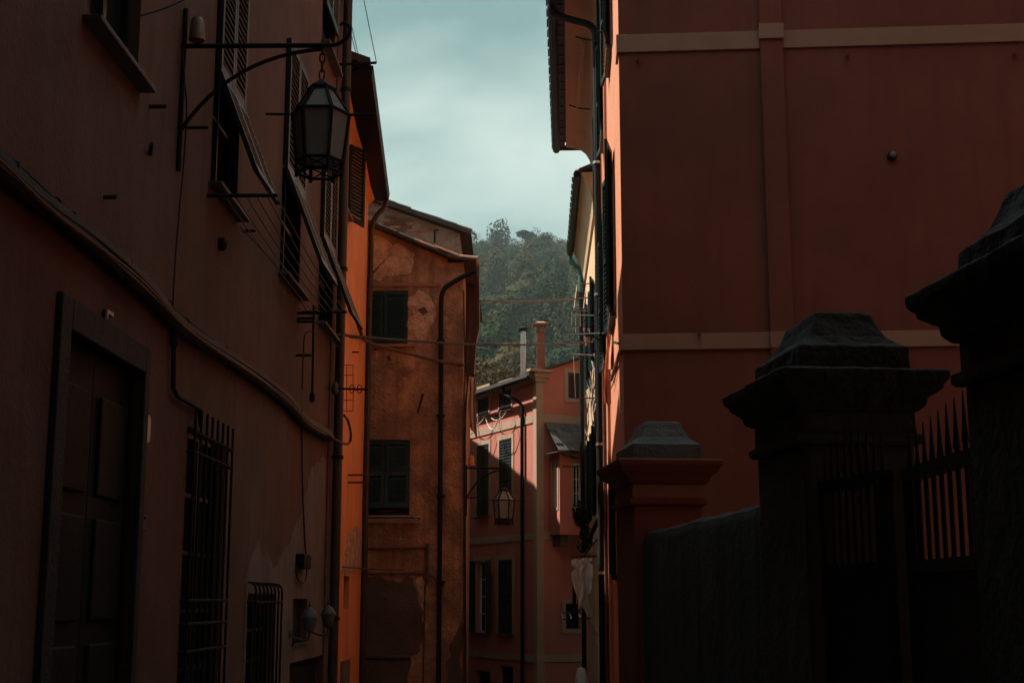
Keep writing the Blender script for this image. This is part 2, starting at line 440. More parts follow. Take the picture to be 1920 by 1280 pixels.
# ------------------------------------------------------------------ left terrace house (plain plaster, the lantern hangs on it)
WL1 = Wall((-2.3 + 0.0151 * -12, -12), (-2.3 + 0.0151 * 16.6, 16.6), (5, 5))
U1 = WL1.hit(641, 640)[0]
T1 = 9.15
h_win = {}
def wrect(x0, x1, z0, z1, ym):
    return (WL1.hit(x0, ym)[0], WL1.hit(x1, ym)[0], z0, z1)
h_win['a'] = wrect(160, 262, 4.55, 6.8, 60)
h_win['b'] = wrect(396, 447, 4.53, 6.85, 300)
h_win['c'] = wrect(526, 563, 4.53, 6.80, 450)
h_win['d'] = wrect(597, 622, 4.53, 6.75, 550)
h_win['e'] = wrect(605, 629, 7.62, 8.75, 20)      # upper storey, far end
h_win['f'] = wrect(392, 447, 7.62, 9.0, -120)
door_h = (WL1.hit(112, 800)[0], WL1.hit(258, 800)[0], -0.02, WL1.hit(112, 612)[1])
gr1 = (WL1.hit(358, 1000, .05)[0], WL1.hit(430, 1000, .05)[0], 0.7, WL1.hit(370, 806)[1])
gr2 = (WL1.hit(478, 1180, .07)[0], WL1.hit(527, 1180, .07)[0], 0.3, WL1.hit(481, 1112)[1])
niche = (WL1.hit(548, 1160)[0], WL1.hit(575, 1160)[0], WL1.hit(548, 1205)[1], WL1.hit(548, 1122)[1])
shopd = (WL1.hit(542, 1260)[0], WL1.hit(604, 1260)[0], -0.6, WL1.hit(542, 1243)[1])
holes1 = [*h_win.values(), door_h, gr1, gr2, niche, shopd]
house1 = thing('terrace_house', 'tall dark brown plaster house on the left carrying the big black lantern', 'house', (-6.0, 4.0, 0))
mb = MB()
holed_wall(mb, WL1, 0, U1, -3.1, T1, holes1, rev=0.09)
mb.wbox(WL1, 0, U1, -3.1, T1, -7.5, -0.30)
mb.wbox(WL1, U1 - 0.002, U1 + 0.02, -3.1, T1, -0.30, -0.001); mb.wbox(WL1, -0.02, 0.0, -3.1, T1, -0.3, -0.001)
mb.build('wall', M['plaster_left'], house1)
mb = MB()
eo = 0.34
mb.prism([WL1.P(-0.2, T1 + 0.02, eo), WL1.P(U1 + 0.15, T1 + 0.02, eo), WL1.P(U1 + 0.15, T1 + 1.7, -3.7), WL1.P(-0.2, T1 + 1.7, -3.7)], (0, 0, 0.12))
mb.prism([WL1.P(-0.2, T1 + 1.7, -3.705), WL1.P(U1 + 0.15, T1 + 1.7, -3.705), WL1.P(U1 + 0.15, T1 + 0.02, -7.8), WL1.P(-0.2, T1 + 0.02, -7.8)], (0, 0, 0.12))
mb.build('roof', M['roof_dark'], house1)
for k, h in h_win.items():
    window_in(house1, WL1, h, rev=0.09, panes=(2, 4))
    sill_box(house1, WL1, h)
# louvred shutters: upper leaves shut, lower flaps pushed out on stays
for k, zh, ang in (('b', 5.36, 21), ('c', 5.50, 21), ('d', 5.45, 21), ('e', 8.05, 0), ('f', 8.42, 21)):
    u0, u1, z0, z1 = h_win[k]
    hw = (u1 - u0) / 2
    for s in (0, 1):
        uu = u0 + s * hw
        shutter_leaf(house1, leaf_matrix(WL1, uu + 0.004, zh + 0.012, 0.012), hw - 0.008, z1 - zh - 0.02, 'shutter_dark', pitch=0.056, mid=False)
        L_ = zh - z0 - 0.03
        if ang > 0:
            a = math.radians(ang)
            mt = leaf_matrix(WL1, uu + 0.004, zh, 0.02)
            mt = mt @ Matrix.Rotation(a, 4, 'X') @ Matrix.Translation((0, 0, -L_))
            shutter_leaf(house1, mt, hw - 0.008, L_, 'shutter_dark', pitch=0.056, mid=False, name='shutter_flap')
# street door with stone frame
u0, u1, z0, z1 = door_h
mb = MB(); t = 0.16
mb.wbox(WL1, u0 - t, u0, z0, z1 + t, -0.1, 0.035); mb.wbox(WL1, u1, u1 + t * 0.6, z0, z1 + t, -0.1, 0.035); mb.wbox(WL1, u0, u1, z1, z1 + t, -0.1, 0.035)
mb.build('door_frame', M['door_frame'], house1, bevel=0.008)
um = (u0 + u1) / 2
for a, b in ((u0, um - .004), (um + .004, u1)):
    mb = MB(); mb.wbox(WL1, a, b, z0, z1, -0.12, -0.06)
    dl = mb.build('door', M['door'], house1)
    n = 4; hh = (z1 - z0 - 0.3) / n
    for i in range(n):
        MB().wbox(WL1, a + .1, b - .1, z0 + .2 + i * hh, z0 + .2 + i * hh + hh - .12, -0.06, -0.038).build('panel', M['door'], dl, bevel=0.012)
    MB().tube([WL1.P(b - .06 if a == u0 else a + .06, 1.05, -.05), WL1.P(b - .06 if a == u0 else a + .06, 1.2, -.03)], 0.015).build('handle', M['iron'], dl)
# tall barred window
def grille(parent, h, hb, n, out=0.05, spikes=True, curl=False):
    u0, u1, z0, z1 = h
    window_in(parent, WL1, h, rev=0.09, panes=(2, 5))
    mb = MB()
    for i, z in enumerate(hb):
        mb = MB(); mb.tube([WL1.P(u0 - .02, z, 0.0), WL1.P(u0 - .01, z, out), WL1.P(u1 + .01, z, out), WL1.P(u1 + .02, z, 0.0)], 0.011)
        if i == 0: g = mb.build('grille', M['iron'], parent)
        else: mb.build('crossbar', M['iron'], g)
    for i in range(n):
        u = u0 + (u1 - u0) * i / (n - 1)
        pts = [WL1.P(u, z0 - .05, out), WL1.P(u, z1 + (0.02 if curl else 0.12), out)]
        if curl: pts += [WL1.P(u, z1 + .06, out - .01), WL1.P(u, z1 + .085, out - .04), WL1.P(u, z1 + .085, 0)]
        MB().tube(pts, 0.010).build('bar', M['iron'], g)
gz = lambda y: WL1.hit(360, y)[1]
grille(house1, gr1, [gz(812), gz(850), gz(1125), gz(1168), gz(1218)], 8)
g2 = lambda y: WL1.hit(481, y)[1]
grille(house1, gr2, [g2(1128)], 8, out=0.07, curl=True)
MB().wbox(WL1, niche[0] - .02, niche[1] + .02, niche[2] - .02, niche[3] + .02, -0.16, -0.07).build('niche_panel', M['door'], house1)
MB().wbox(WL1, niche[0] - .03, niche[1] + .03, niche[2] - .03, niche[2], -0.1, .03).build('niche_sill', M['sill'], house1)
MB().wbox(WL1, shopd[0] - .02, shopd[1] + .02, shopd[2], shopd[3] + .02, -0.17, -0.08).build('shop_door', M['door'], house1)
# grey cement dado at the far end, ragged top edge
zc_ = WL1.hit(481, 1085)[1]
WLC = Wall((WL1.p0 + WL1.n * .004), (WL1.p0 + WL1.n * .004 + WL1.d * 10), (5, 5))
mb = MB()
uc0 = WL1.hit(458, 1180)[0]
mb_h = [gr2, niche, shopd]
holed_wall(mb, WLC, uc0, U1 - .02, -1.5, zc_, mb_h, rev=.012)
mb.build('cement_dado', M['plaster_grey'], house1)
blob_patch(house1, WL1, [(459, 1087), (466, 1060), (474, 1036), (482, 1020), (492, 1048), (503, 1040), (512, 1066), (524, 1052), (534, 1030), (545, 1000), (556, 985), (566, 945), (578, 905), (590, 868), (602, 850), (612, 860), (617, 960), (616, 1100)] , 'plaster_grey', th=0.0045, jit=0.9, name='cement_patch', sub=7, o=-.001)
# ------------------------------------------------------------------ orange house beyond it, on the left
WL2 = Wall((-2.36, WL1.P(U1, 0).y + 0.03), (-2.36, 22.0), (5, 18))
Y2 = WL2.p0.y
house2 = thing('terrace_house', 'bright orange plaster house behind the brown drainpipe on the left', 'house', (-5.0, 19.5, -1))
w2a = (WL2.hit(628, 360)[0], WL2.hit(650, 360)[0], WL2.hit(664, 445)[1], WL2.hit(664, 285)[1])
w2b = (WL2.hit(644, 1105)[0], WL2.hit(655, 1105)[0], WL2.hit(655, 1140)[1], WL2.hit(655, 1080)[1])
T2 = 8.0
mb = MB()
holed_wall(mb, WL2, 0, WL2.len, -3.1, T2, [w2a, w2b], rev=0.18)
mb.wbox(WL2, 0, WL2.len, -3.1, T2, -6.5, -0.26); mb.wbox(WL2, WL2.len - .002, WL2.len + .02, -3.1, T2, -.26, -.001)
mb.build('wall', M['plaster_orange'], house2)
for h in (w2a, w2b): window_in(house2, WL2, h, rev=0.18, panes=(2, 3))
sill_box(house2, WL2, w2a)
shutter_leaf(house2, leaf_matrix(WL2, w2a[1], w2a[2], 0.01, ang=math.radians(20)), 0.5, w2a[3] - w2a[2], 'shutter')
shutter_leaf(house2, leaf_matrix(WL2, w2a[0], w2a[2], 0.01, ang=math.radians(12), flip=-1), 0.5, w2a[3] - w2a[2], 'shutter')
mb = MB()
mb.prism([WL2.P(-0.0, T2, 0), WL2.P(WL2.len + .02, T2, 0), WL2.P(WL2.len + .02, T2 + .14, .18), WL2.P(0, T2 + .14, .44)], (0, 0, 0.03))
mb.build('eave_soffit', M['plaster_orange'], house2)
mb = MB()
mb.prism([WL2.P(0, T2 + .195, .58), WL2.P(WL2.len + .06, T2 + .195, .30), WL2.P(WL2.len + .06, T2 + 1.6, -3.2), WL2.P(0, T2 + 1.6, -3.2)], (0, 0, 0.10))
mb.prism([WL2.P(0, T2 + 1.6, -3.205), WL2.P(WL2.len + .06, T2 + 1.6, -3.205), WL2.P(WL2.len + .06, T2 + .175, -6.8), WL2.P(0, T2 + .175, -6.8)], (0, 0, 0.10))
mb.build('roof', M['roof_dark'], house2)
mb = MB(); mb.prism([WL2.P(0, T2 + .09, .28), WL2.P(0, T2 + .06, .60), WL2.P(0, T2 + .19, .62), WL2.P(0, T2 + .185, .28)], WL2.D3 * (WL2.len + .08) - WL2.N3 * .28)
mb.build('gutter', M['pipe_black'], house2, smooth=True)
ue = WL2.len
mb = MB(); mb.tube(smooth_path([WL2.P(ue + .02, T2 + .10, .28), WL2.P(ue, T2 - .06, .26), WL2.P(ue - .02, T2 - .2, .14), WL2.P(ue - .03, T2 - .42, .06), WL2.P(ue - .03, T2 - .8, .055), WL2.P(ue - .03, 3, .055), WL2.P(ue - .03, -3, .055)], 5), 0.045, seg=10)
mb.build('downpipe', M['pipe_brown'], house2, smooth=True)
blob_patch(house2, WL2, [(640, 1075), (652, 1000), (668, 985), (683, 1000), (681, 1060), (660, 1075)], 'plaster_patch', th=0.004)
MB().wbox(WL2, WL2.hit(638, 1240)[0], WL2.hit(650, 1240)[0], -2, WL2.hit(650, 1235)[1], 0.0, 0.05).build('door', M['plaster_grey'], house2)

# ------------------------------------------------------------------ ochre house across the bend
YO = 22.45
XO = at(868, 700, YO).x
WO = Wall((-6.5, YO), (XO, YO), (0, 0))
WOS = Wall((XO, YO), (XO - 0.05, 27.2), (5, 24))
house3 = thing('terrace_house', 'weathered ochre house with patched plaster and green shutters across the bend', 'house', (-4.0, 25, -1.5))
h3a = WO.rect(640, 765, 545, 646); h3b = WO.rect(640, 768, 824, 966); h3c = WO.rect(640, 763, 1232, 1400)
roofz = lambda px, py: at(px, py, YO).z
mb = MB()
zr = roofz(868, 492)
holed_wall(mb, WO, 0, WO.len, -3.1, zr, [h3a, h3b, h3c], rev=0.14)
zl = roofz(690, 424); sl = (zl - roofz(840, 486)) / (at(840, 486, YO).x - at(690, 424, YO).x)
xk = at(840, 486, YO).x
xp = -4.0; zp = roofz(840, 486) + sl * (xk - xp)
gab = [(-6.5, zr), (xk + .0, zr), (xk, roofz(840, 486)), (xp, zp), (-6.5, zp - 2.5 * sl)]
mb.add([(x, YO, z) for x, z in gab], [tuple(range(5))])
mb.box(-6.5, XO - .30, YO + .3, 27.2, -3.1, zr)
mb.add([(XO, YO, -3.1), (XO - .05, 27.2, -3.1), (XO - .05, 27.2, zr), (XO, YO, zr)], [(0, 1, 2, 3)])
mb.add([(XO - .05, 27.2, -3.1), (-6.5, 27.2, -3.1), (-6.5, 27.2, zr), (XO - .05, 27.2, zr)], [(0, 1, 2, 3)])
mb.build('wall', M['plaster_ochre'], house3)
for h in (h3a, h3b): window_in(house3, WO, h, rev=0.14)
MB().wbox(WO, h3c[0], h3c[1], h3c[2], h3c[3], -.16, -.1).build('door', M['door'], house3)
MB().wbox(WO, h3c[0], h3c[1] + .05, h3c[3], h3c[3] + .035, -.02, .05).build('lintel', M['sill'], house3)
um = WO.hit(719, 600)[0]
for a, b in ((um - .66, um - .005), (um + .005, h3a[1] - .005)):
    shutter_leaf(house3, leaf_matrix(WO, a, h3a[2] + .01, -.03), b - a, h3a[3] - h3a[2] - .02, 'shutter_green', pitch=0.042, mid=False)
um = WO.hit(722, 880)[0]
zm = WO.hit(722, 884)[1]
for a, b in ((um - .66, um - .005), (um + .005, h3b[1] - .005)):
    shutter_leaf(house3, leaf_matrix(WO, a, zm, -.03), b - a, h3b[3] - zm - .01, 'shutter_green', pitch=0.042, mid=False)
    L_ = zm - h3b[2] - .1
    mt = leaf_matrix(WO, a, zm - .005, -.03) @ Matrix.Rotation(math.radians(13), 4, 'X') @ Matrix.Translation((0, 0, -L_))
    shutter_leaf(house3, mt, b - a, L_, 'shutter_green', pitch=0.042, mid=False, name='shutter_flap')
MB().wbox(WO, h3a[0], WO.hit(778, 650)[0], h3a[2] - .045, h3a[2], -.05, .09).build('sill', M['trim_red'], house3)
MB().wbox(WO, h3b[0], WO.hit(778, 970)[0], h3b[2] - .05, h3b[2], -.05, .12).build('sill', M['sill'], house3)
MB().wbox(WO, 0, WO.hit(826, 535)[0], WO.hit(700, 537)[1], WO.hit(700, 531)[1], 0, .022).build('string_moulding', M['trim_red'], house3)
# patches of older and newer render
blob_patch(house3, WO, [(676, 440), (720, 445), (760, 460), (777, 478), (770, 512), (735, 520), (676, 525)], 'plaster_patch', jit=0.9, sub=8)
blob_patch(house3, WO, [(765, 556), (785, 545), (812, 560), (815, 600), (800, 640), (770, 630)], 'plaster_patch', jit=0.9, th=.004, sub=8)
blob_patch(house3, WO, [(783, 580), (796, 574), (802, 585), (792, 592)], 'plaster_dark', jit=0.6, th=.003, o=.0045)
blob_patch(house3, WO, [(670, 1085), (775, 1082), (782, 1120), (792, 1160), (790, 1215), (770, 1232), (770, 1300), (670, 1300)], 'plaster_dark', jit=0.7, th=.005, sub=8)
blob_patch(house3, WO, [(842, 1215), (858, 1180), (866, 1150), (867, 1300), (835, 1300)], 'plaster_dark', jit=0.5, th=.005)
blob_patch(house3, WO, [(781, 1085), (793, 1078), (800, 1100), (796, 1150), (800, 1180), (792, 1180), (787, 1130)], 'plaster_patch', jit=0.5, th=.004)
for (x0, y0), (x1, y1) in (((793, 738), (783, 775)), ((703, 655), (707, 655)), ((728, 668), (732, 676))):
    MB().tube([WO.pp(x0, y0, .01), WO.pp(x1, y1, .012)], .02, r1=.008).build('wall_hook', M['iron'], house3)
# roof: verge slab, then single curved tiles along it
def roof_z(x): return roofz(840, 486) + sl * (xk - x) if x < xk else roofz(840, 486) - 0.12 * (x - xk)
mb = MB()
xe = at(896, 492, YO).x
mb.prism([(xp, YO - .18, zp + .01), (xk, YO - .18, roof_z(xk) + .01), (xk, 27.5, roof_z(xk) + .01), (xp, 27.5, zp + .01)], (0, 0, .04))
mb.prism([(xk + .002, YO - .14, roof_z(xk)), (xe - .03, YO - .14, roof_z(xe)), (xe - .03, 27.5, roof_z(xe)), (xk + .002, 27.5, roof_z(xk))], (0, 0, .035))
mb.prism([(-6.8, YO - .18, zp - 2.8 * sl), (xp - .002, YO - .18, zp + .01), (xp - .002, 27.5, zp + .01), (-6.8, 27.5, zp - 2.8 * sl)], (0, 0, .07))
rf = mb.build('roof', M['roof_dark'], house3)
tile = MB()
nseg = 6
for r_, zz in ((0.070, 0.0),):
    prof = [(math.cos(math.pi * k / nseg), math.sin(math.pi * k / nseg)) for k in range(nseg + 1)]
    A = [(0, r_ * c, r_ * .8 * s) for c, s in prof]; B = [(0.42, r_ * .82 * c, r_ * .66 * s) for c, s in prof]
    A2 = [(0, (r_ - .016) * c, (r_ - .016) * .8 * s) for c, s in prof]; B2 = [(0.42, (r_ * .82 - .016) * c, (r_ * .66 - .016) * s) for c, s in prof]
    n = nseg + 1; V = A + B + A2 + B2
    fs = []
    for k in range(nseg):
        fs += [(k, k + 1, n + k + 1, n + k), (2 * n + k + 1, 2 * n + k, 3 * n + k, 3 * n + k + 1), (k + 1, k, 2 * n + k, 2 * n + k + 1), (n + k, n + k + 1, 3 * n + k + 1, 3 * n + k)]
    fs += [(0, n, 3 * n, 2 * n), (nseg, 2 * n + nseg, 3 * n + nseg, n + nseg)]
    tile.add(V, fs)
TILE = tile.mesh('roof_tile'); TILE.materials.append(M['roof_tile'])
TILE_SHADED = TILE.copy(); TILE_SHADED.materials.clear(); TILE_SHADED.materials.append(M['roof_dark'])  # shaded copy: darker colour stands for shade on slope and gable tiles
def tile_at(parent, p, xdir, up=Vector((0, 0, 1)), sc=1.0, me=None):
    X = Vector(xdir).normalized(); Yv = up.cross(X).normalized(); Z = X.cross(Yv)
    return put('roof_tile', me or TILE, None, parent, M=Matrix(((X.x * sc, Yv.x * sc, Z.x * sc, p[0]), (X.y * sc, Yv.y * sc, Z.y * sc, p[1]), (X.z * sc, Yv.z * sc, Z.z * sc, p[2]), (0, 0, 0, 1))))
random.seed(3)
for row in range(3):                                     # verge row and the rows behind it, stepping up the slope
    y = YO - .07 + row * .20
    x = xe
    first = True
    while x > -2.9:
        z = roof_z(x) + (.04 if x > xk else .055) + random.uniform(-.006, .006)
        dirv = (-1, random.uniform(-.03, .03), sl if x - .2 < xk else .12)
        tile_at(rf, (x, y, z), dirv, me=None if x > xk - .2 else TILE_SHADED)  # only the end tiles keep the sunlit tone
        x -= .34
# side flue box and eave gutter on the right flank
mb = MB()
p = lambda px, py: at(px, py, 24.2)
mb.prism([p(874, 492), p(899, 490), p(899, 615), p(893, 640), p(889, 700), p(874, 700)], (0, .35, 0))
mb.build('flue_box', M['pipe_brown'], house3, bevel=.01)
mb = MB(); mb.tube(smooth_path([(at(893, 508, YO - .1)), at(870, 518, YO - .08), at(845, 532, YO - .08), at(831, 545, YO - .08), WO.pp(827, 575, .08), WO.pp(827, 700, .08)], 5), .040, seg=10)
mb.tube([WO.pp(827, 700, .08), WO.P(WO.hit(827, 900)[0], -3, .08)], .040, seg=10)
mb.build('downpipe', M['pipe_black'], house3, smooth=True)
for py in (640, 780, 930, 1090): MB().wbox(WO, WO.hit(827, py)[0] - .065, WO.hit(827, py)[0] + .065, WO.hit(827, py)[1] - .015, WO.hit(827, py)[1] + .015, 0, .135).build('pipe_clip', M['iron'], house3)
mb = MB()
mb.tube([WO.pp(676, 1028, .04), WO.pp(797, 1027, .04), WO.pp(798, 1075, .04)], .017); mb.tube([WO.pp(676, 1075, .03), WO.pp(790, 1074, .03)], .012)
mb.tube([WO.pp(801, 1018, .05), WO.pp(800, 1095, .05)], .03)
mb.tube(smooth_path([WO.pp(800, 1075, .05), WO.pp(815, 1085, .05), WO.pp(822, 1100, .06)], 5), .012)
mb.tube([WO.pp(797, 1095, .04), WO.pp(793, 1300, .04)], .016)
mb.build('water_pipe', M['rust'], house3)

# ------------------------------------------------------------------ rubble gable behind the ochre house
YB = 29.0
house4 = thing('gable_house', 'grey brick rubble gable rising behind the ochre house', 'house', (-5, 31, -2))
A_, B_ = at(676, 372, YB), at(862, 437, YB)
slb = (A_.z - B_.z) / (B_.x - A_.x)
xr = -3.4; zr4 = A_.z + slb * (A_.x - xr)
gpts = [(B_.x, YB, -3.1), (B_.x, YB, B_.z), (xr, YB, zr4), (2 * xr - B_.x, YB, B_.z), (2 * xr - B_.x, YB, -3.1)]
MB().prism(gpts, (0, 8.2, 0)).build('wall', M['brickwork'], house4)
mb = MB()
E_ = at(884, 441, YB)
for s in (0, 1):
    f = (lambda x: x) if s == 0 else (lambda x: 2 * xr - x)
    off = .002 if s == 0 else -.002
    mb.prism([(f(E_.x), YB - .22, B_.z - slb * (E_.x - B_.x) + .01), (xr + off, YB - .22, zr4 + .01), (xr + off, YB + 8.4, zr4 + .01), (f(E_.x), YB + 8.4, B_.z - slb * (E_.x - B_.x) + .01)], (0, 0, .08))
r4 = mb.build('roof', M['roof_dark'], house4)
random.seed(5)
x = E_.x
while x > -3.2:
    z = B_.z - slb * (x - B_.x) + .10
    tile_at(r4, (x, YB - .12, z + random.uniform(-.01, .012)), (-1, random.uniform(-.05, .05), slb), sc=.95, me=TILE_SHADED); x -= .33
mb = MB(); mb.tube([at(815, 455, YB - .1), at(815, 432, YB - .1), at(822, 431, YB - .1)], .022)
mb.build('vent_pipe', M['pipe_black'], house4)
brk = MB().box(-.11, .11, -.012, .012, -.03, .03).mesh('brick'); brk.materials.append(mat('brick', (0.30, 0.125, 0.08), var=.3, scale=6, bump=.3))
random.seed(9)
for i in range(120):                                      # bare courses where the render has gone
    px, py = random.uniform(690, 800), random.uniform(392, 432)
    q = at(px, py, YB)
    zlim = A_.z - slb * (q.x - A_.x) - .12
    zc = round(q.z / .075) * .075
    if zc > zlim or mnoise.noise(Vector((q.x * 2.2, zc * 6, 0))) < -0.02: continue
    put('brick', brk, None, house4, M=Matrix.Translation((round(q.x / .24) * .24 + (.12 if int(round(q.z / .075)) % 2 else 0), YB - .006, zc)))

# ------------------------------------------------------------------ pink house at the end
K = at(1006, 700, 38.0)
KD = Vector((-0.43, 0.903)).normalized(); KR = Vector((0.903, 0.43)).normalized()
k2 = Vector((K.x, K.y))
WPL = Wall(k2, k2 + KD * 9.5, (-10, 30)); WPR = Wall(k2, k2 + KR * 8.5, (5, 30))
house5 = thing('corner_house', 'pink corner house with cream bands and black shutters at the end of the alley', 'house', (3, 42, -3))
TP = WPL.hit(1004, 700)[1]
hp = {}
def pl(name, x0, x1, yt, yb): hp[name] = WPL.rect(x1, x0, yt, yb)
hp['ta'] = WPL.rect(917, 897, 723, 777); hp['tb'] = WPL.rect(959, 937, 713, 766)
hp['ma'] = WPL.rect(917, 895, 831, 966); hp['mb'] = WPL.rect(960, 937, 820, 965)
hp['la'] = WPL.rect(915, 893, 1050, 1186); hp['lb'] = WPL.rect(961, 936, 1048, 1188)
hp['ga'] = WPL.rect(919, 893, 1258, 1400); hp['gb'] = WPL.rect(962, 936, 1249, 1400)
hr = {'u': WPR.rect(1065, 1094, 698, 746), 'l': WPR.rect(1061, 1088, 1131, 1178)}
mb = MB()
holed_wall(mb, WPL, 0, WPL.len, -3.2, TP, list(hp.values()), rev=0.14)
holed_wall(mb, WPR, 0, WPR.len, -3.2, TP, list(hr.values()), rev=0.14)
c2 = k2 + KD * 9.5; e2 = k2 + KR * 8.5; f2 = c2 + KR * 8.5
V3 = lambda q, z: Vector((q.x, q.y, z))
for a, b in ((c2, f2), (f2, e2)): mb.add([V3(a, -3.2), V3(b, -3.2), V3(b, TP), V3(a, TP)], [(0, 1, 2, 3)])
pitch5 = 0.35
mid = k2 + KR * 4.25; midb = c2 + KR * 4.25; ZR = TP + 4.25 * pitch5
mb.add([V3(k2, TP), V3(mid, ZR), V3(e2, TP)], [(0, 1, 2)]); mb.add([V3(c2, TP), V3(midb, ZR), V3(f2, TP)], [(0, 1, 2)])
i0 = k2 + (KD + KR) * .4; mb.prism([V3(i0, -3.2), V3(i0 + KD * 8.7, -3.2), V3(i0 + KD * 8.7 + KR * 7.7, -3.2), V3(i0 + KR * 7.7, -3.2)], (0, 0, TP + 3.1))
mb.build('wall', M['plaster_pink'], house5)
ov = 0.30; gv = 0.14
mb = MB()
def roof_pt(r, d): return Vector(((k2 + KR * r + KD * d).x, (k2 + KR * r + KD * d).y, TP + 0.02 + pitch5 * min(r, 8.5 - r)))
mb.prism([roof_pt(-ov, -gv), roof_pt(4.248, -gv), roof_pt(4.248, 9.7), roof_pt(-ov, 9.7)], (0, 0, .06))
mb.prism([roof_pt(4.252, -gv), roof_pt(8.5 + ov, -gv), roof_pt(8.5 + ov, 9.7), roof_pt(4.252, 9.7)], (0, 0, .06))
rf5 = mb.build('roof', M['roof_dark'], house5)
mb = MB(); mb.wbox(WPL, 0, WPL.len, TP - .16, TP - .10, 0, .10); mb.wbox(WPL, 0, WPL.len, TP - .099, TP - .02, 0, .22); mb.wbox(WPL, 0, WPL.len, TP - .24, TP - .161, 0, .05)
mb.build('cornice', M['trim_cream'], house5)
mb = MB(); mb.tube([WPL.P(-.2, TP - .17, ov + .06), WPL.P(WPL.len, TP - .17, ov + .06)], .06, seg=10)
mb.build('gutter', M['pipe_black'], house5, smooth=True)
dpu = WPL.hit(983, 850)[0]
mb = MB(); mb.tube(smooth_path([WPL.P(dpu + .65, TP - .2, ov + .06), WPL.P(dpu + .64, TP - .42, ov), WPL.P(dpu + .25, TP - .62, .15), WPL.P(dpu, TP - .85, .07), WPL.P(dpu, TP - 1.3, .07)], 5) + [WPL.P(dpu, -3, .07)], .05, seg=10)
mb.build('downpipe', M['pipe_black'], house5, smooth=True)
# quoin strips, bands, capital
mb = MB(); mb.wbox(WPL, -.02, .19, -3.2, TP - .245, 0, .02); mb.wbox(WPR, .002, .20, -3.2, TP - .245, 0, .021)
mb.build('corner_pilaster', M['trim_cream'], house5)
mb = MB(); mb.wbox(WPR, -.06, .28, TP - .24, TP - .12, 0, .06); mb.wbox(WPR, -.12, .36, TP - .119, TP + .02, 0, .12); mb.wbox(WPR, -.3, .42, TP + .022, TP + .09, -.02, .22)
mb.build('pilaster_capital', M['trim_cream'], house5)
mb = MB()
for yt, yb in ((777, 792), (998, 1011), (1226, 1240)):
    z1 = WPL.hit(1000, yt)[1]; z0 = WPL.hit(1000, yb)[1]
    mb.wbox(WPL, .192, WPL.len, z0, z1, 0, .022); mb.wbox(WPR, .202, WPR.len, z0 , z1, 0, .022)
mb.build('string_course', M['trim_cream'], house5)
for k, h in hp.items():
    window_in(house5, WPL, h, rev=0.14, panes=(2, 4), frame='white_paint' if k == 'la' else 'shutter_dark')
    if k[0] in 'ml': surround(house5, WPL, h, 'trim_cream', t=.13, bottom=False)
    if k[0] == 't': surround(house5, WPL, h, 'trim_cream', t=.07)
    if k[0] != 'g': sill_box(house5, WPL, h, m='trim_cream' if k[0] == 't' else 'sill')
    hw = (h[1] - h[0]) / 2
    if k == 'la':
        shutter_leaf(house5, leaf_matrix(WPL, h[0], h[2], .03, ang=math.radians(12), flip=-1), hw, h[3] - h[2], 'shutter_dark', pitch=.075)
        shutter_leaf(house5, leaf_matrix(WPL, h[1], h[2], .03, ang=math.radians(25)), hw * 1.3, h[3] - h[2], 'shutter_dark', pitch=.075)
    elif k[0] != 'g':
        for s in (0, 1): shutter_leaf(house5, leaf_matrix(WPL, h[0] + s * hw + .003, h[2] + .005, -.01), hw - .006, h[3] - h[2] - .01, 'shutter_dark', pitch=.085, tilt=38)
for k, h in hr.items():
    window_in(house5, WPR, h, rev=0.14, panes=(2, 2)); surround(house5, WPR, h, 'trim_cream', t=.12)
    if k == 'u':
        hw = (h[1] - h[0]) / 2
        for s in (0, 1): shutter_leaf(house5, leaf_matrix(WPR, h[0] + s * hw + .003, h[2] + .005, -.01), hw - .006, h[3] - h[2] - .01, 'shutter_dark', pitch=.07)
# oriel on the right face, under a slate lean-to
ub0 = WPR.hit(1030, 930)[0]; ub1 = ub0 + 2.6; zb0 = WPR.hit(1032, 1003)[1]; zb1 = WPR.hit(1030, 852)[1]; ob = 0.62
WB = Wall(WPR.P(ub0, 0, ob).xy, WPR.P(ub1, 0, ob).xy, (5, 20)); WBS = Wall(WPR.P(ub0, 0, 0).xy, WPR.P(ub0, 0, ob).xy, (-10, 36))
hb = WB.rect(1075, 1092, 868, 953); hs = (0.16, .48, hb[2] + .03, hb[3])
mb = MB()
holed_wall(mb, WB, 0, WB.len, zb0, zb1, [hb], rev=.1); holed_wall(mb, WBS, 0, WBS.len, zb0, zb1, [hs], rev=.1)
mb.add([WPR.P(ub0, zb0, 0), WPR.P(ub0, zb0, ob), WPR.P(ub1, zb0, ob), WPR.P(ub1, zb0, 0)], [(0, 1, 2, 3)])
mb.add([WPR.P(ub1, zb0, ob), WPR.P(ub1, zb0, 0), WPR.P(ub1, zb1, 0), WPR.P(ub1, zb1, ob)], [(0, 1, 2, 3)])
mb.build('oriel', M['plaster_pink'], house5)
for w_, h in ((WB, hb), (WBS, hs)):
    window_in(house5, w_, h, rev=.1, frame='white_paint', panes=(1 if w_ is WBS else 2, 3))
    surround(house5, w_, h, 'trim_cream', t=.07, out=.012)
MB().wbox(WPR, ub0 + .1, ub0 + .32, zb0 - .3, zb0 - .003, .003, .45).build('oriel_bracket', M['plaster_dark'], house5)
zt = WPR.hit(1028, 796)[1]
mb = MB(); mb.prism([WPR.P(ub0 - .12, zb1 + .02, ob + .2), WPR.P(ub1, zb1 + .02, ob + .2), WPR.P(ub1, zt, .03), WPR.P(ub0 - .12, zt, .03)], (0, 0, .03))
lean = mb.build('oriel_roof', M['slate'], house5)
random.seed(21)
SL = WPR.P(0, zb1 + .055, ob + .2) - WPR.P(0, zt + .035, .03)
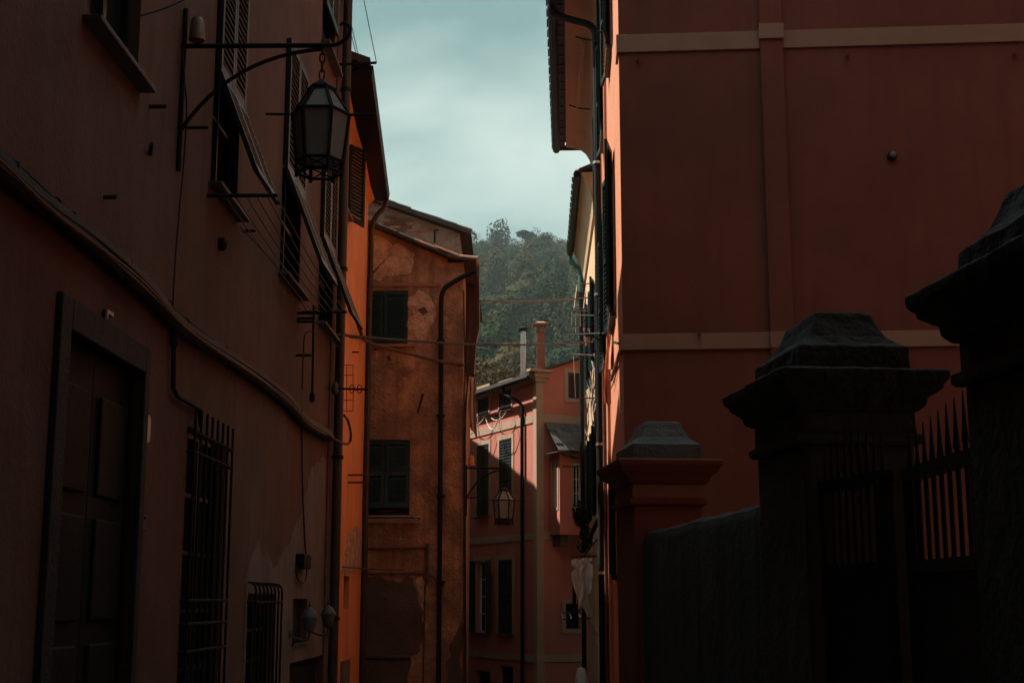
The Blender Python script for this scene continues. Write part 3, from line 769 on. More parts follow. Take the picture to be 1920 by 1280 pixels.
for r in range(4):
    n = 6
    for i in range(n):
        u = ub0 - .14 + (ub1 - ub0 + .1) * (i + (.5 if r % 2 else 0)) / n
        wdt = (ub1 - ub0 + .1) / n - .012
        p0 = WPR.P(u, zt + .04, .03) + SL * (r / 4.0) + Vector((0, 0, random.uniform(0, .012)))
        MB().obox(p0, WPR.D3 * wdt, SL * .30 + Vector((0, 0, .012)), Vector((0, 0, .012))).build('slate', M['slate'], lean)
for i in range(9):                                        # ragged stacked edge slates under the lean-to
    u = ub0 - .2 + i * .28 + random.uniform(-.05, .05)
    MB().obox(WPR.P(u, zb1 - .02 - (i % 3) * .06, .1), WPR.D3 * random.uniform(.3, .45), WPR.N3 * (ob + .12 + random.uniform(-.05, .07)), (0, 0, .022)).build('slate', M['slate'], lean)
# chimneys
q = at(981, 676, 39.2)
mb = MB(); mb.lathe((q.x, q.y, q.z - .6), [(.075, 0), (.075, 1.45)], 14)
fl = mb.build('steel_flue', M['flue_metal'], house5, smooth=True)
MB().lathe((q.x, q.y, q.z + .86), [(.11, 0), (.13, .05), (.13, .09), (.09, .12)], 14).build('flue_cap', M['iron'], fl)
q = at(1014, 670, 41.0)
hw = .115
mb = MB(); mb.obox((q.x - hw, q.y - hw, q.z - 1.2), (2 * hw, 0, 0), (0, 2 * hw, 0), (0, 0, 1.95)); mb.obox((q.x - hw - .03, q.y - hw - .03, q.z + .752), (2 * hw + .06, 0, 0), (0, 2 * hw + .06, 0), (0, 0, .05))
for sx in (-1, 1):
    for sy in (-1, 1): mb.obox((q.x + sx * (hw - .04) - .04, q.y + sy * (hw - .04) - .04, q.z + .803), (.08, 0, 0), (0, .08, 0), (0, 0, .17))
ch = mb.build('chimney', M['chimney_red'], house5)
MB().prism([(q.x - .24, q.y - .24, q.z + .975), (q.x + .24, q.y - .24, q.z + .975), (q.x + .24, q.y + .24, q.z + .975), (q.x - .24, q.y + .24, q.z + .975)], (0, 0, .05)).build('chimney_cap', M['roof_tile'], ch)
MB().prism([(q.x - .16, q.y - .2, q.z + 1.026), (q.x + .16, q.y - .2, q.z + 1.026), (q.x + .1, q.y, q.z + 1.10), (q.x - .1, q.y, q.z + 1.10)], (0, .12, 0)).build('chimney_ridge', M['roof_tile'], ch)

# ------------------------------------------------------------------ big red house on the right
RA = at(1166, 500, 14.0).xy; RC = at(1113, 300, 28.0).xy
RB = RA + Vector((1, -0.072)).normalized() * 11.0
WRF = Wall(RA, RB, (2, 0)); WRS = Wall(RA, RC, (-5, 20))
TR = 10.98
house6 = thing('corner_house', 'big red plaster house on the right with pale string courses and sunlit flank', 'house', (5, 20, -1))
s6a = WRS.rect(1146, 1140, 292, 588)
def rs(px, py): return WRS.hit(px, py)
hs6 = [(2.1, 3.0, 4.95, 6.95), (5.2, 6.1, 4.95, 6.95), (8.4, 9.3, 4.95, 6.95), (2.1, 3.0, 8.3, 10.1), (5.2, 6.1, 8.3, 10.1), (8.4, 9.3, 8.3, 10.1), (2.7, 3.4, 1.9, 3.1), (7.4, 8.2, 1.2, 3.2)]
mb = MB()
holed_wall(mb, WRS, 0, WRS.len, -3.1, TR, hs6, rev=.16)
q0 = RA + Vector((.35, .35)); q1 = RC + Vector((.35, 0))
mb.add([V3(q0, -3.1), V3(q1, -3.1), V3(q1, TR), V3(q0, TR)], [(0, 1, 2, 3)])
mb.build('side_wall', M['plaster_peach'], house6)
RD = RC + Vector((9.5, 0))
mb = MB()
mb.add([V3(RA, -3.1), V3(RB, -3.1), V3(RB, TR + 1.5), V3(RA, TR + 1.5)], [(0, 1, 2, 3)])
mb.add([V3(RB, -3.1), V3(RD, -3.1), V3(RD, TR), V3(RB, TR + 1.5)], [(0, 1, 2, 3)]); mb.add([V3(RC, -3.1), V3(RD, -3.1), V3(RD, TR), V3(RC, TR)], [(0, 1, 2, 3)])
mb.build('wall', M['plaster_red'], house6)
uA, uB = WRF.hit(1432, 300)[0], WRF.hit(1475, 300)[0]
mb = MB()
zc = [(WRF.hit(1170, 100)[1], WRF.hit(1170, 67)[1]), (WRF.hit(1176, 657)[1], WRF.hit(1176, 627)[1])]
MB().wbox(WRF, uA, uB, -3.1, TR + 1.5, 0.0, .055).build('pilaster', M['plaster_red'], house6, bevel=.008)
for (z0, z1) in zc:
    mb.wbox(WRF, 0.0, uA - .003, z0, z1, 0, .028); mb.wbox(WRF, uB + .003, 11.0, z0, z1, 0, .028)
mb.wbox(WRF, uA - .012, uB + .012, zc[0][0] + .09, zc[0][1] + .06, .0, .082)
mb.wbox(WRF, uA - .004, uB + .004, zc[1][0], zc[1][1], .0, .063)
mb.build('string_course', M['trim_red'], house6, bevel=.005)
for (z0, z1) in zc + [(1.0, 1.35)]: MB().wbox(WRS, -.03, 0.32, z0, z1, 0, .025).build('corner_block', M['trim_red'], house6)
for px, py in ((1195, 114), (1589, 106), (1902, 102), (1311, 627)): MB().tube([WRF.pp(px, py, 0), WRF.pp(px, py, .09)], .018).build('wall_bolt', M['rust'], house6)
# shutters on the sunny flank
for (u0, u1, z0, z1) in hs6:
    window_in(house6, WRS, (u0, u1, z0, z1), rev=.16, panes=(2, 4))
    MB().wbox(WRS, u0 - .05, u1 + .05, z0 - .05, z0, -.1, .07).build('sill', M['sill'], house6)
    if z0 > 4:
        shutter_leaf(house6, leaf_matrix(WRS, u0, z0, .015, ang=math.radians(9), flip=-1), .47, z1 - z0, 'shutter', pitch=.06)
        shutter_leaf(house6, leaf_matrix(WRS, u1, z0, .015, ang=math.radians(7)), .47, z1 - z0, 'shutter', pitch=.06)
shutter_leaf(house6, leaf_matrix(WRS, 2.7, 1.9, .015, ang=math.radians(8), flip=-1), .4, 1.2, 'shutter', pitch=.06)
# eaves: cove soffit, gutter, tiles
mb = MB()
prof = [(0, -.42), (.05, -.40), (.09, -.28), (.16, -.15), (.28, -.05), (.45, -.01), (.58, 0), (.58, .06), (0, .06)]
for ua, ub in ((-.35, WRS.len),):
    mb.prism([WRS.P(ua, TR + z, o) for o, z in prof], WRS.D3 * (ub - ua))
mb.build('eave_cove', M['soffit'], house6, smooth=True)
mb = MB()
def rr(u, o, z): return WRS.P(u, TR + z, o)
mb.prism([rr(-.4, .74, .062), rr(WRS.len + .03, .74, .062), rr(WRS.len + .03, -4.5, 2.3), rr(-.4, -4.5, 2.3)], (0, 0, .08))
rf6 = mb.build('roof', M['roof_dark'], house6)
mb = MB()
gp = [(.60, .058), (.60, -.035), (.70, -.05), (.74, -.11), (.80, -.12), (.85, -.08), (.86, .06), (.85, .06), (.838, -.07), (.80, -.105), (.745, -.095), (.715, -.03), (.715, .058)]
mb.prism([WRS.P(-.35, TR + z, o) for o, z in gp], WRS.D3 * (WRS.len + .36))
mb.build('gutter', M['pipe_black'], house6, smooth=True)
MB().obox(WRS.P(WRS.len + .012, TR - .045, .16), WRS.D3 * .04, WRS.N3 * .70, (0, 0, .105)).build('barge_board', M['pipe_black'], house6)
for k in range(24):
    uu = WRS.len - .15 - k * .42
    MB().obox(WRS.P(uu, TR - .06, .857), WRS.D3 * .03, WRS.N3 * .022, (0, 0, .13)).build('gutter_hook', M['iron'], house6)
    MB().obox(WRS.P(uu, TR - .062, .605), WRS.D3 * .06, WRS.N3 * .10, (0, 0, .022)).build('rafter_end', M['roof_dark'], house6)
random.seed(2)
u = WRS.len
while u > 6.0:
    tile_at(rf6, WRS.P(u - .1, TR + .13, .84) + Vector((0, 0, random.uniform(-.008, .008))), -WRS.N3 + Vector((0, 0, .43)), sc=1.0)
    u -= .215
mb = MB()
ud = 6.75
mb.tube(smooth_path([rr(ud - .1, .80, -.06), rr(ud - .1, .79, -.17), rr(ud - .05, .70, -.24), rr(ud, .45, -.31), rr(ud, .22, -.38), rr(ud, .115, -.50), rr(ud, .09, -.75), rr(ud, .09, -1.2)], 6) + [WRS.P(ud, -3, .09)], .056, seg=12)
mb.build('downpipe', M['pipe_black'], house6, smooth=True)
for z in (8.3, 6.2, 3.9, 2.0): MB().lathe(WRS.P(ud, z, .09), [(.07, -.02), (.07, .02)], 12).build('pipe_clip', M['flue_metal'], house6)
for un, r_, m_ in ((4.3, .022, 'plaster_peach'), (6.6, .028, 'rust'), (7.1, .02, 'plaster_cream')):
    MB().tube([WRS.P(un, 10.2 if un != 6.6 else 7.0, .03), WRS.P(un, -1, .03)], r_, seg=8).build('service_pipe', M[m_], house6, smooth=True)
mb = MB(); mb.tube([WRS.P(2.0, 10.4, .05), WRS.P(2.6, 9.2, .05)], .05, seg=4); mb.tube([WRS.P(1.6, 9.3, 0), WRS.P(1.6, 9.3, .16)], .012); mb.tube([WRS.P(2.6, 8.7, 0), WRS.P(2.6, 8.7, .16)], .012)
mb.build('stay_bar', M['iron'], house6)

# ------------------------------------------------------------------ cream house farther down on the right
W7a = Vector((RC.x + .05, 28.06)); W7b = Vector((at(1099, 600, 35.0).x, 35.0))
WR2 = Wall(W7a, W7b, (-5, 30))
house7 = thing('terrace_house', 'narrow cream house squeezed behind the red one on the right', 'house', (5, 31, -2))
T7 = 10.42
h7 = [(1.2, 2.0, 6.6, 8.4), (4.0, 4.8, 6.6, 8.4), (1.2, 2.0, 3.4, 5.2), (4.0, 4.8, 3.4, 5.2)]
mb = MB(); holed_wall(mb, WR2, 0, WR2.len, -3.1, T7, h7, rev=.14)
mb.wbox(WR2, 0, WR2.len, -3.1, T7, -6, -.25); mb.wbox(WR2, WR2.len - .002, WR2.len + .02, -3.1, T7, -.25, -.001); mb.wbox(WR2, -.02, .002, -3.1, T7, -.25, -.001)
mb.build('wall', M['plaster_cream'], house7)
for h in h7:
    window_in(house7, WR2, h, rev=.14)
    shutter_leaf(house7, leaf_matrix(WR2, h[0], h[2], .015, ang=math.radians(12), flip=-1), .4, h[3] - h[2], 'shutter', pitch=.07)
    shutter_leaf(house7, leaf_matrix(WR2, h[1], h[2], .015, ang=math.radians(10)), .4, h[3] - h[2], 'shutter', pitch=.07)
mb = MB()
prof7 = [(0, -.75), (.05, -.72), (.10, -.5), (.18, -.2), (.26, -.03), (.30, 0), (.30, .05), (0, .05)]
mb.prism([WR2.P(0.03, T7 + z, o) for o, z in prof7], WR2.D3 * WR2.len)
mb.build('eave_cove', M['plaster_cream'], house7, smooth=True)
mb = MB()
mb.prism([WR2.P(0.03, T7 + .052, .36), WR2.P(WR2.len + .1, T7 + .052, .36), WR2.P(WR2.len + .1, T7 + 1.9, -4), WR2.P(.03, T7 + 1.9, -4)], (0, 0, .08))
rf7 = mb.build('roof', M['roof_dark'], house7)
mb = MB(); mb.tube([WR2.P(.05, T7 + .02, .40), WR2.P(WR2.len + .1, T7 + .02, .40)], .075, seg=10); mb.build('gutter', M['pipe_black'], house7, smooth=True)
for k in range(14): MB().obox(WR2.P(WR2.len - .2 - k * .48, T7 - .02, .47), WR2.D3 * .03, WR2.N3 * .028, (0, 0, .11)).build('gutter_hook', M['iron'], house7)
u = WR2.len
while u > 0.2:
    tile_at(rf7, WR2.P(u, T7 + .12, .42), -WR2.N3 + Vector((0, 0, .42))); u -= .23
e = WR2.len
mb = MB(); mb.tube(smooth_path([WR2.P(e, T7 - .02, .4), WR2.P(e, T7 - .16, .38), WR2.P(e - .02, T7 - .30, .26), WR2.P(e - .02, T7 - .40, .15), WR2.P(e - .02, T7 - .62, .13), WR2.P(e - .02, T7 - 1.0, .13)], 5), .062, seg=10)
mb.build('downpipe_head', M['pipe_copper_green'], house7, smooth=True)
mb = MB(); mb.tube([WR2.P(e - .02, T7 - 1.005, .13), WR2.P(e - .02, -3, .13)], .06, seg=10); mb.build('downpipe', M['pipe_black'], house7, smooth=True)

# ------------------------------------------------------------------ unseen houses added to close off sky and shade the street
def added_house(label, x0, x1, y0, y1, zt, m, face, wins):
    t = thing('terrace_house', label, 'house', ((x0 + x1) / 2, (y0 + y1) / 2, -1), None)
    MB().box(x0, x1, y0, y1, -3.15, zt).build('wall', M[m], t)
    xm = (x0 + x1) / 2
    mb = MB(); mb.prism([(x0 - .3, y0 - .3, zt + .002), (xm, y0 - .3, zt + 1.6), (x1 + .3, y0 - .3, zt + .002)], (0, y1 - y0 + .6, 0)); mb.build('roof', M['roof_dark'], t)
    for (a, z) in wins:
        mb = MB()
        if face == 'y+': mb.box(a - .45, a + .45, y1, y1 + .04, z, z + 1.6)
        if face == 'x-': mb.box(x0 - .04, x0, a - .45, a + .45, z, z + 1.6)
        if face == 'x+': mb.box(x1, x1 + .04, a - .45, a + .45, z, z + 1.6)
        mb.build('window', M['glass'], t)
    return t
# block added over the viewer to darken the near wall and piers
t = thing('passage_house', 'brown house spanning the street over a covered passage behind the viewer', 'house', (1, -4, 0))
mb = MB()
mb.box(-2.12, 8.2, -14, 3.0, 3.35, 13.5); mb.box(1.75, 8.2, -14, 1.6, -3.1, 3.348)
mb.build('wall', M['plaster_dark'], t)
MB().prism([(-2.1, 3.3, 13.502), (-2.1, -6, 15.2), (-2.1, -14.3, 13.502)], (10.3, 0, 0)).build('roof', M['roof_dark'], t)
for a in (0, 2.5, 5, 7): MB().box(a - .45, a + .45, 3.0, 3.04, 5.0, 6.8).build('window', M['glass'], t)
added_house('red house at the far side of the garden on the right', 8.3, 15, -12, 11.5, 13.0, 'plaster_red', 'x-', [(3.5, 2.5), (6, 2.5), (9, 2.5), (3.5, 6), (6, 6), (9, 6)])  # added out of view to keep sky light off the red wall
added_house('house hidden behind the cream one, closing the yard beside the pink house', 2.12, 9.5, 35.15, 38.1, 10.0, 'plaster_ochre', 'x-', [(36.5, 3), (36.5, 6)])  # added out of view to cut sky light low on the pink house
t = thing('gable_house', 'tall ochre gabled house hidden behind the rubble gable on the left', 'house', (-8, 40, -2))
MB().prism([(-4.3, 31, -3.15), (-4.3, 31, 8.6), (-4.3, 40, 11.6), (-4.3, 49, 8.6), (-4.3, 49, -3.15)], (-7, 0, 0)).build('wall', M['plaster_ochre'], t)  # unseen caster, gable sloped to set the shadow edge on the pink face
mb = MB()
for sg in (-1, 1): mb.prism([(-4.1, 40 + sg * .002, 11.61), (-4.1, 40 + sg * 9.4, 11.61 - 9.4 * .3333), (-11.5, 40 + sg * 9.4, 11.61 - 9.4 * .3333), (-11.5, 40 + sg * .002, 11.61)], (0, 0, .1))
mb.build('roof', M['roof_dark'], t)
for a in (37, 40, 43): MB().box(-4.3, -4.26, a - .45, a + .45, 5.0, 6.6).build('window', M['glass'], t)

# ================================================================== GARDEN PIERS, WALL AND GATE
BD = Vector((-0.115, 1.0)).normalized(); BR = Vector((BD.y, -BD.x))
B3 = Vector((BD.x, BD.y, 0)); R3 = Vector((BR.x, BR.y, 0))
def ring_stack(o, w_, dp, prof):
    """square-plan mouldings: prof is (overhang, z) from the bottom up"""
    o = Vector(o); vs_ = []
    for ov_, z in prof:
        for a, b in ((-ov_, -ov_), (w_ + ov_, -ov_), (w_ + ov_, dp + ov_), (-ov_, dp + ov_)):
            q = o + R3 * a + B3 * b; vs_.append((q.x, q.y, z))
    n = len(prof)
    fs = [(i * 4 + k, i * 4 + (k + 1) % 4, (i + 1) * 4 + (k + 1) % 4, (i + 1) * 4 + k) for i in range(n - 1) for k in range(4)]
    fs += [(3, 2, 1, 0), tuple(range((n - 1) * 4, n * 4))]
    return MB().add(vs_, fs)
def rough(ob, lev=3, s=0.02, sc=5.0, seed=0.0):
    b = ob.modifiers.new('cut', 'SUBSURF'); b.subdivision_type = 'SIMPLE'; b.levels = lev; b.render_levels = lev
    tx = bpy.data.textures.new('worn', 'CLOUDS'); tx.noise_scale = 1.0 / sc; tx.noise_depth = 3
    d = ob.modifiers.new('worn', 'DISPLACE'); d.texture = tx; d.strength = s; d.mid_level = 0.5; d.texture_coords = 'GLOBAL'
def pier(label, o, w_, dp, m_shaft, m_cap, m_ledge, worn, base=-.5):
    t = thing('gate_pier', label, 'gate pier', (o[0], o[1], base), 'gate piers along the garden wall')
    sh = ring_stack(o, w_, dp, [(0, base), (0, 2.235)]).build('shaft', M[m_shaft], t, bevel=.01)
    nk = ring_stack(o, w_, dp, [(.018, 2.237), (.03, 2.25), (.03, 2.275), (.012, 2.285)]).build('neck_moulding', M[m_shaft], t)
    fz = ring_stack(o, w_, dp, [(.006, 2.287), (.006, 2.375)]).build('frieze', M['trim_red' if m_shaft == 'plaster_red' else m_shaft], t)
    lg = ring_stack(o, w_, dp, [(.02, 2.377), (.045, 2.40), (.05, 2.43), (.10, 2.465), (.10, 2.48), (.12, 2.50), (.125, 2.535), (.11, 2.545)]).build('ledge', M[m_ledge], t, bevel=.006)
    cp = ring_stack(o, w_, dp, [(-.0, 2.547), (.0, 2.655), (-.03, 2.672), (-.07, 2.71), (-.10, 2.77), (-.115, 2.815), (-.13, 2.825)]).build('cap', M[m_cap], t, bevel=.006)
    if worn:
        rough(lg, 4, .018, 9); rough(cp, 4, .018, 9)
    return t
p1 = (1.205, 5.72, 0)
pier('dark weathered stone gate pier left of the iron gate', p1, .48, .66, 'stone_pier', 'stone_dark', 'stone_dark', True)
pier('nearest dark stone gate pier at the right edge of the picture', (1.455, 3.47, 0), .62, .70, 'stone_pier', 'stone_dark', 'stone_dark', True)
pier('painted red pier with grey slate cap at the far end of the garden wall', (.825, 9.45, 0), .48, .62, 'plaster_red', 'slate', 'plaster_red', False)
# garden wall between the piers
mb = MB()
a = Vector((1.19, 6.42)); b = Vector((.88, 9.42)); d_ = (b - a); n_ = Vector((d_.y, -d_.x)).normalized()
if n_.x < 0: n_ = -n_
prof = [(0, -.5), (0, 1.98), (.02, 2.035), (.08, 2.065), (.2, 2.06), (.27, 2.03), (.3, 1.97), (.3, -.5)]
NS = 26; vs_ = []; fs = []
for i in range(NS + 1):
    c = a.lerp(b, i / NS)
    for o_, z in prof:
        q = c + n_ * o_; vs_.append((q.x, q.y, z + (.012 * mnoise.noise(Vector((q.y * 2.3, z, 3))) if z > 1 else 0)))
m_ = len(prof)
for i in range(NS):
    for k in range(m_ - 1): fs.append((i * m_ + k, i * m_ + k + 1, (i + 1) * m_ + k + 1, (i + 1) * m_ + k))
fs += [tuple(range(m_)), tuple(range(NS * m_, NS * m_ + m_))]
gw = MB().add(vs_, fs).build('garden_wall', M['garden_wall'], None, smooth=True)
tag(gw, 'dark streaked garden wall with rounded top between the grey and red piers', 'wall')
rough(gw, 1, .02, 4)
# iron gate, two leaves standing a little ajar
def gate_leaf(label, a, b, n, tops, zr_, zp_):
    t = thing('gate_leaf', label, 'gate', (a[0], a[1], 0), 'leaves of the iron garden gate')
    a, b = Vector(a), Vector(b); d = (b - a); D = Vector((d.x, d.y, 0)); u = D.normalized(); nn = Vector((-u.y, u.x, 0))
    def q(f, z, o=0): c = a.lerp(b, f); return Vector((c.x, c.y, z)) + nn * o
    mb = MB(); L_ = d.length
    mb.obox(q(0, .08, -.02), u * .045, nn * .04, (0, 0, zr_ - .05)); mb.obox(q(1, .08, -.02) - u * .045, u * .045, nn * .04, (0, 0, zr_ - .05))
    mb.build('frame', M['iron'], t)
    MB().obox(q(0, zr_, -.025), D, nn * .05, (0, 0, .045)).build('rail', M['iron'], t)
    MB().obox(q(0, zp_ - .04, -.022) + u * .047, D - u * .094, nn * .044, (0, 0, .04)).build('rail', M['iron'], t)
    MB().obox(q(0, .1, -.008) + u * .047, D - u * .094, nn * .016, (0, 0, zp_ - .142)).build('sheet_panel', M['iron'], t)
    for i in range(n):
        f = (i + .5) / n
        zt_ = tops(f)
        mb = MB(); mb.tube([q(f, zp_, 0), q(f, zt_ - .16, 0)], .0085); mb.tube([q(f, zt_ - .17, 0), q(f, zt_ - .10, 0), q(f, zt_, 0)], .013, r1=.002)
        mb.build('bar', M['iron'], t)
gate_leaf('left leaf of the iron gate beside the weathered pier', (1.275, 5.70), (1.392, 5.15), 9, lambda f: 2.20 + .07 * math.sin(f * 3.1), 2.03, 1.74)
gate_leaf('right leaf of the iron gate with spear bars rising to the right', (1.462, 5.13), (1.475, 4.36), 9, lambda f: 2.20 + .09 * f, 2.03, 1.74)
# round wall lamp on the red gable
q = WRF.pp(1672, 294, 0)
t = thing('wall_lamp', 'small round lamp on the bare red wall at the right', 'lamp', q)
MB().lathe(q, [(.05, 0), (.052, .03), (.03, .04)], 14, axis=WRF.N3).build('base', M['pipe_black'], t, smooth=True)
MB().lathe(q + WRF.N3 * .041, [(.028, 0), (.036, .02), (.03, .04), (.012, .05)], 14, axis=WRF.N3).build('bulb', M['lamp_glass'], t, smooth=True)

# ================================================================== STREET LANTERNS
def arc_pts(a, c, b, n=12):
    return [a * (1 - t) ** 2 + c * (2 * t * (1 - t)) + b * t * t for t in [i / n for i in range(n + 1)]]
def lantern(label, wall_pt, N3, arm, scale, bracket_top, brace_drop, hang, cup=None, hook=True, back=True):
    """wall_pt: where the arm leaves the wall; N3: out of the wall; arm length; hang: drop from arm to cap top"""
    t = thing('street_lantern', label, 'lantern', wall_pt, 'hexagonal street lanterns on wall brackets')
    Z = Vector((0, 0, 1)); W = Vector(wall_pt)
    if back: MB().tube([W + Z * bracket_top + N3 * .02, W + N3 * .02, W - Z * (brace_drop + .27) + N3 * .02], .017).build('back_bar', M['iron'], t)
    tip = W + N3 * arm
    pts = [W, tip + N3 * .02]
    mb = MB(); mb.tube(pts, .0165, seg=8)
    if hook: mb.tube(smooth_path([tip + N3 * .02, tip + N3 * .10 + Z * .01, tip + N3 * .165 + Z * .06, tip + N3 * .175 + Z * .12, tip + N3 * .14 + Z * .155, tip + N3 * .11 + Z * .14], 5), .015, r1=.010)
    mb.build('arm', M['iron'], t, smooth=True)
    MB().tube(arc_pts(W - Z * brace_drop + N3 * .02, W - Z * brace_drop * .12 + N3 * arm * .35, tip - Z * .025), .0145).build('brace', M['iron'], t, smooth=True)
    MB().tube([W - Z * (brace_drop - .02), W - Z * (brace_drop - .02) + N3 * .2], .011).build('lower_stay', M['iron'], t)
    top = tip - Z * hang
    nl = max(2, int(hang / (.055 * scale)))
    for i in range(nl):                                   # chain links, turned crosswise
        c = tip - Z * (hang * (i + .5) / nl); e1 = N3 if i % 2 else Vector((N3.y, -N3.x, 0))
        mb = MB(); r1_, r2_ = .017 * scale, hang / nl * .62
        mb.tube([c + e1 * (r1_ * math.cos(k * math.pi / 5)) + Z * (r2_ * math.sin(k * math.pi / 5)) for k in range(11)], .0055 * scale, cap=False)
        mb.build('chain_link', M['iron'], t)
    s = scale; C = top
    hexp = lambda r, z, k, off=0.0: C + Vector((r * s * math.cos(math.radians(60 * k + off)), r * s * math.sin(math.radians(60 * k + off)), z * s))
    MB().lathe(C, [(.012 * s, -.0 * s), (.03 * s, -.015 * s), (.075 * s, -.045 * s), (.095 * s, -.06 * s), (.095 * s, -.075 * s), (.07 * s, -.085 * s)], 6).build('cap', M['iron'], t)
    z1, z2, z3 = -.08, -.24, -.56; r1_, r2_, r3_ = .082, .185, .150
    mb = MB()
    for k in range(6):
        mb.tube([hexp(r1_, z1, k), hexp(r2_, z2, k), hexp(r3_, z3, k)], .0125 * s, seg=4)
        mb.tube([hexp(r2_, z2, k), hexp(r2_, z2, k + 1)], .011 * s, seg=4)
        mb.tube([hexp(r3_, z3, k), hexp(r3_, z3, k + 1)], .011 * s, seg=4)
        mb.tube([hexp(r3_ * .98, z3 - .075, k), hexp(r3_ * .98, z3 - .075, k + 1)], .010 * s, seg=4)
        mb.tube([hexp(r3_, z3, k), hexp(r3_ * .98, z3 - .10, k)], .012 * s, seg=4)
        mb.tube([hexp(r3_, z3, k), hexp(r3_ * .98, z3 - .075, k + 1)], .005 * s, seg=4); mb.tube([hexp(r3_ * .98, z3 - .075, k), hexp(r3_, z3, k + 1)], .005 * s, seg=4)
    mb.build('frame', M['iron'], t)
    for k in range(6):
        for (ra, za, rb, zb) in ((r1_, z1, r2_, z2), (r2_, z2, r3_, z3)):
            A = [hexp(ra * .97, za, k), hexp(ra * .97, za, k + 1), hexp(rb * .97, zb, k + 1), hexp(rb * .97, zb, k)]
            inw = (C - (A[0] + A[2]) / 2); inw.z = 0; inw.normalize()
            MB().prism(A, inw * .004).build('pane', M['lantern_glass'], t)
    e = Vector((N3.x, N3.y, 0))
    mb = MB(); mb.tube([C + e * (-.36 * s) + Z * (-.235 * s), C + e * (.36 * s) + Z * (-.245 * s)], .008 * s)
    mb.build('cross_rod', M['iron'], t)
    MB().lathe(C + Z * (-.30 * s), [(.022 * s, .10 * s), (.03 * s, .05 * s), (.045 * s, -.02 * s), (.035 * s, -.09 * s), (.01 * s, -.11 * s)], 10).build('bulb', M['white_paint'], t, smooth=True)
    if cup:
        q = W + N3 * .10
        MB().lathe(q + Z * .02, [(.015, 0), (.055, .02), (.052, .035), (.045, .15), (.03, .175), (.01, .18)], 12).build('insulator_cup', M[cup], t, smooth=True)
    return t
q = WL1.pp(340, 87, 0)
lantern('large black hexagonal lantern hanging from a scrolled iron bracket high on the left', q, WL1.N3, .93, 1.0, .26, .58, .235, cup='copper_cup')
mb_q = at(872, 877, YO - .02)
lantern('small far lantern hanging from the corner of the ochre house', mb_q, Vector((1, .05, 0)).normalized(), .63, 0.93, .05, .50, .30, cup='orange_cup', hook=False)

# small wall lanterns by the niche
for i, (px, py, lab) in enumerate(((560, 1180, 'small pale wall lantern in front of the dark niche'), (598, 1172, 'small pale wall lantern right of the dark niche'))):
    N3 = WL1.N3; q = WL1.pp(px - 18, py + 8, 0)
    t = thing('wall_lantern', lab, 'lantern', q, 'pair of small pale wall lanterns')
    c = q + N3 * .19 + Vector((0, 0, .02))
    MB().lathe(q, [(.045, 0), (.045, .015), (.02, .03)], 10, axis=N3).build('wall_plate', M['lamp_body'], t)
    MB().tube(smooth_path([q, q + N3 * .10 - Vector((0, 0, .05)), q + N3 * .18 - Vector((0, 0, .045)), c], 4), .012).build('arm', M['lamp_body'], t, smooth=True)
    MB().lathe(c, [(.02, 0), (.046, .018), (.064, .06), (.072, .125)], 12).build('globe', M['lamp_glass'], t, smooth=True)
    MB().lathe(c, [(.084, .127), (.084, .140), (.068, .165), (.050, .20), (.022, .22), (.010, .235), (.016, .25), (.004, .285)], 12).build('cap', M['lamp_body'], t, smooth=True)

# ================================================================== THINGS ON THE LEFT WALL
def wire(name, label, pts, r, m='cable', cat='cable', group=None, seg=6):
    mb = MB(); mb.tube(pts, r, seg=seg)
    return tag(mb.build(name, M[m], None, smooth=True), label, cat, group)
# long bundle of cables
base = [(-60, 238), (0, 290), (60, 345), (110, 388), (180, 445), (250, 505), (290, 545), (332, 592), (380, 628), (430, 662), (490, 705), (540, 745), (565, 775), (590, 795), (620, 812)]
t = thing('cable_bundle', 'thick sagging bundle of black cables along the left house wall', 'cable', WL1.pp(332, 592, 0))
for k, (dy, off, r) in enumerate(((0, .05, .026), (12, .045, .04), (26, .06, .036), (-7, .03, .014), (17, .085, .014), (6, .08, .018), (34, .05, .02))):
    pts = smooth_path([WL1.pp(x, y + dy * (1.0 - x / 900.0) + 5 * math.sin(x * .021 + k * 1.3) * (1 - x / 1000), off) for x, y in base], 4)
    MB().tube(pts, r, seg=7).build('cable', M['cable' if k != 4 else 'cable_brown'], t, smooth=True)
random.seed(4)
for i in range(16):                                       # ties and short loose ends
    x = 20 + i * 36; k = max(n for n in range(len(base)) if base[n][0] <= x); f = (x - base[k][0]) / (base[k + 1][0] - base[k][0])
    y = base[k][1] + f * (base[k + 1][1] - base[k][1]); q = WL1.pp(x, y, .04)
    if i % 3 == 2: MB().tube(smooth_path([q, q + WL1.N3 * .03 + Vector((0, .06, .012)), q + WL1.N3 * .03 + Vector((0, .14, -.10)), q + Vector((0, .2, -.12))], 4), .006).build('loose_wire', M['cable'], t, smooth=True)
    elif i % 3 == 0: MB().tube([q + Vector((0, 0, .02)), q + WL1.N3 * .035 + Vector((0, 0, .01)), q + WL1.N3 * .04 - Vector((0, 0, .08)), q - Vector((0, 0, .09))], .004).build('cable_tie', M['cable'], t)
wire('cable', 'cable loop hanging in front of the brown drainpipe', smooth_path([WL1.pp(600, 800, .04), WL1.pp(625, 822, .12), at(652, 832, 16.2), at(658, 815, 16.3), at(653, 790, 16.4), WL1.pp(645, 778, .1)], 6), .014)
wire('cable', 'thin cable dropping from the lantern bracket to the cable bundle', smooth_path([WL1.pp(341, 90, .03), WL1.pp(347, 160, .03), WL1.pp(350, 210, .03), WL1.pp(345, 300, .025), WL1.pp(336, 400, .025), WL1.pp(328, 500, .025), WL1.pp(324, 580, .025)], 4), .006)
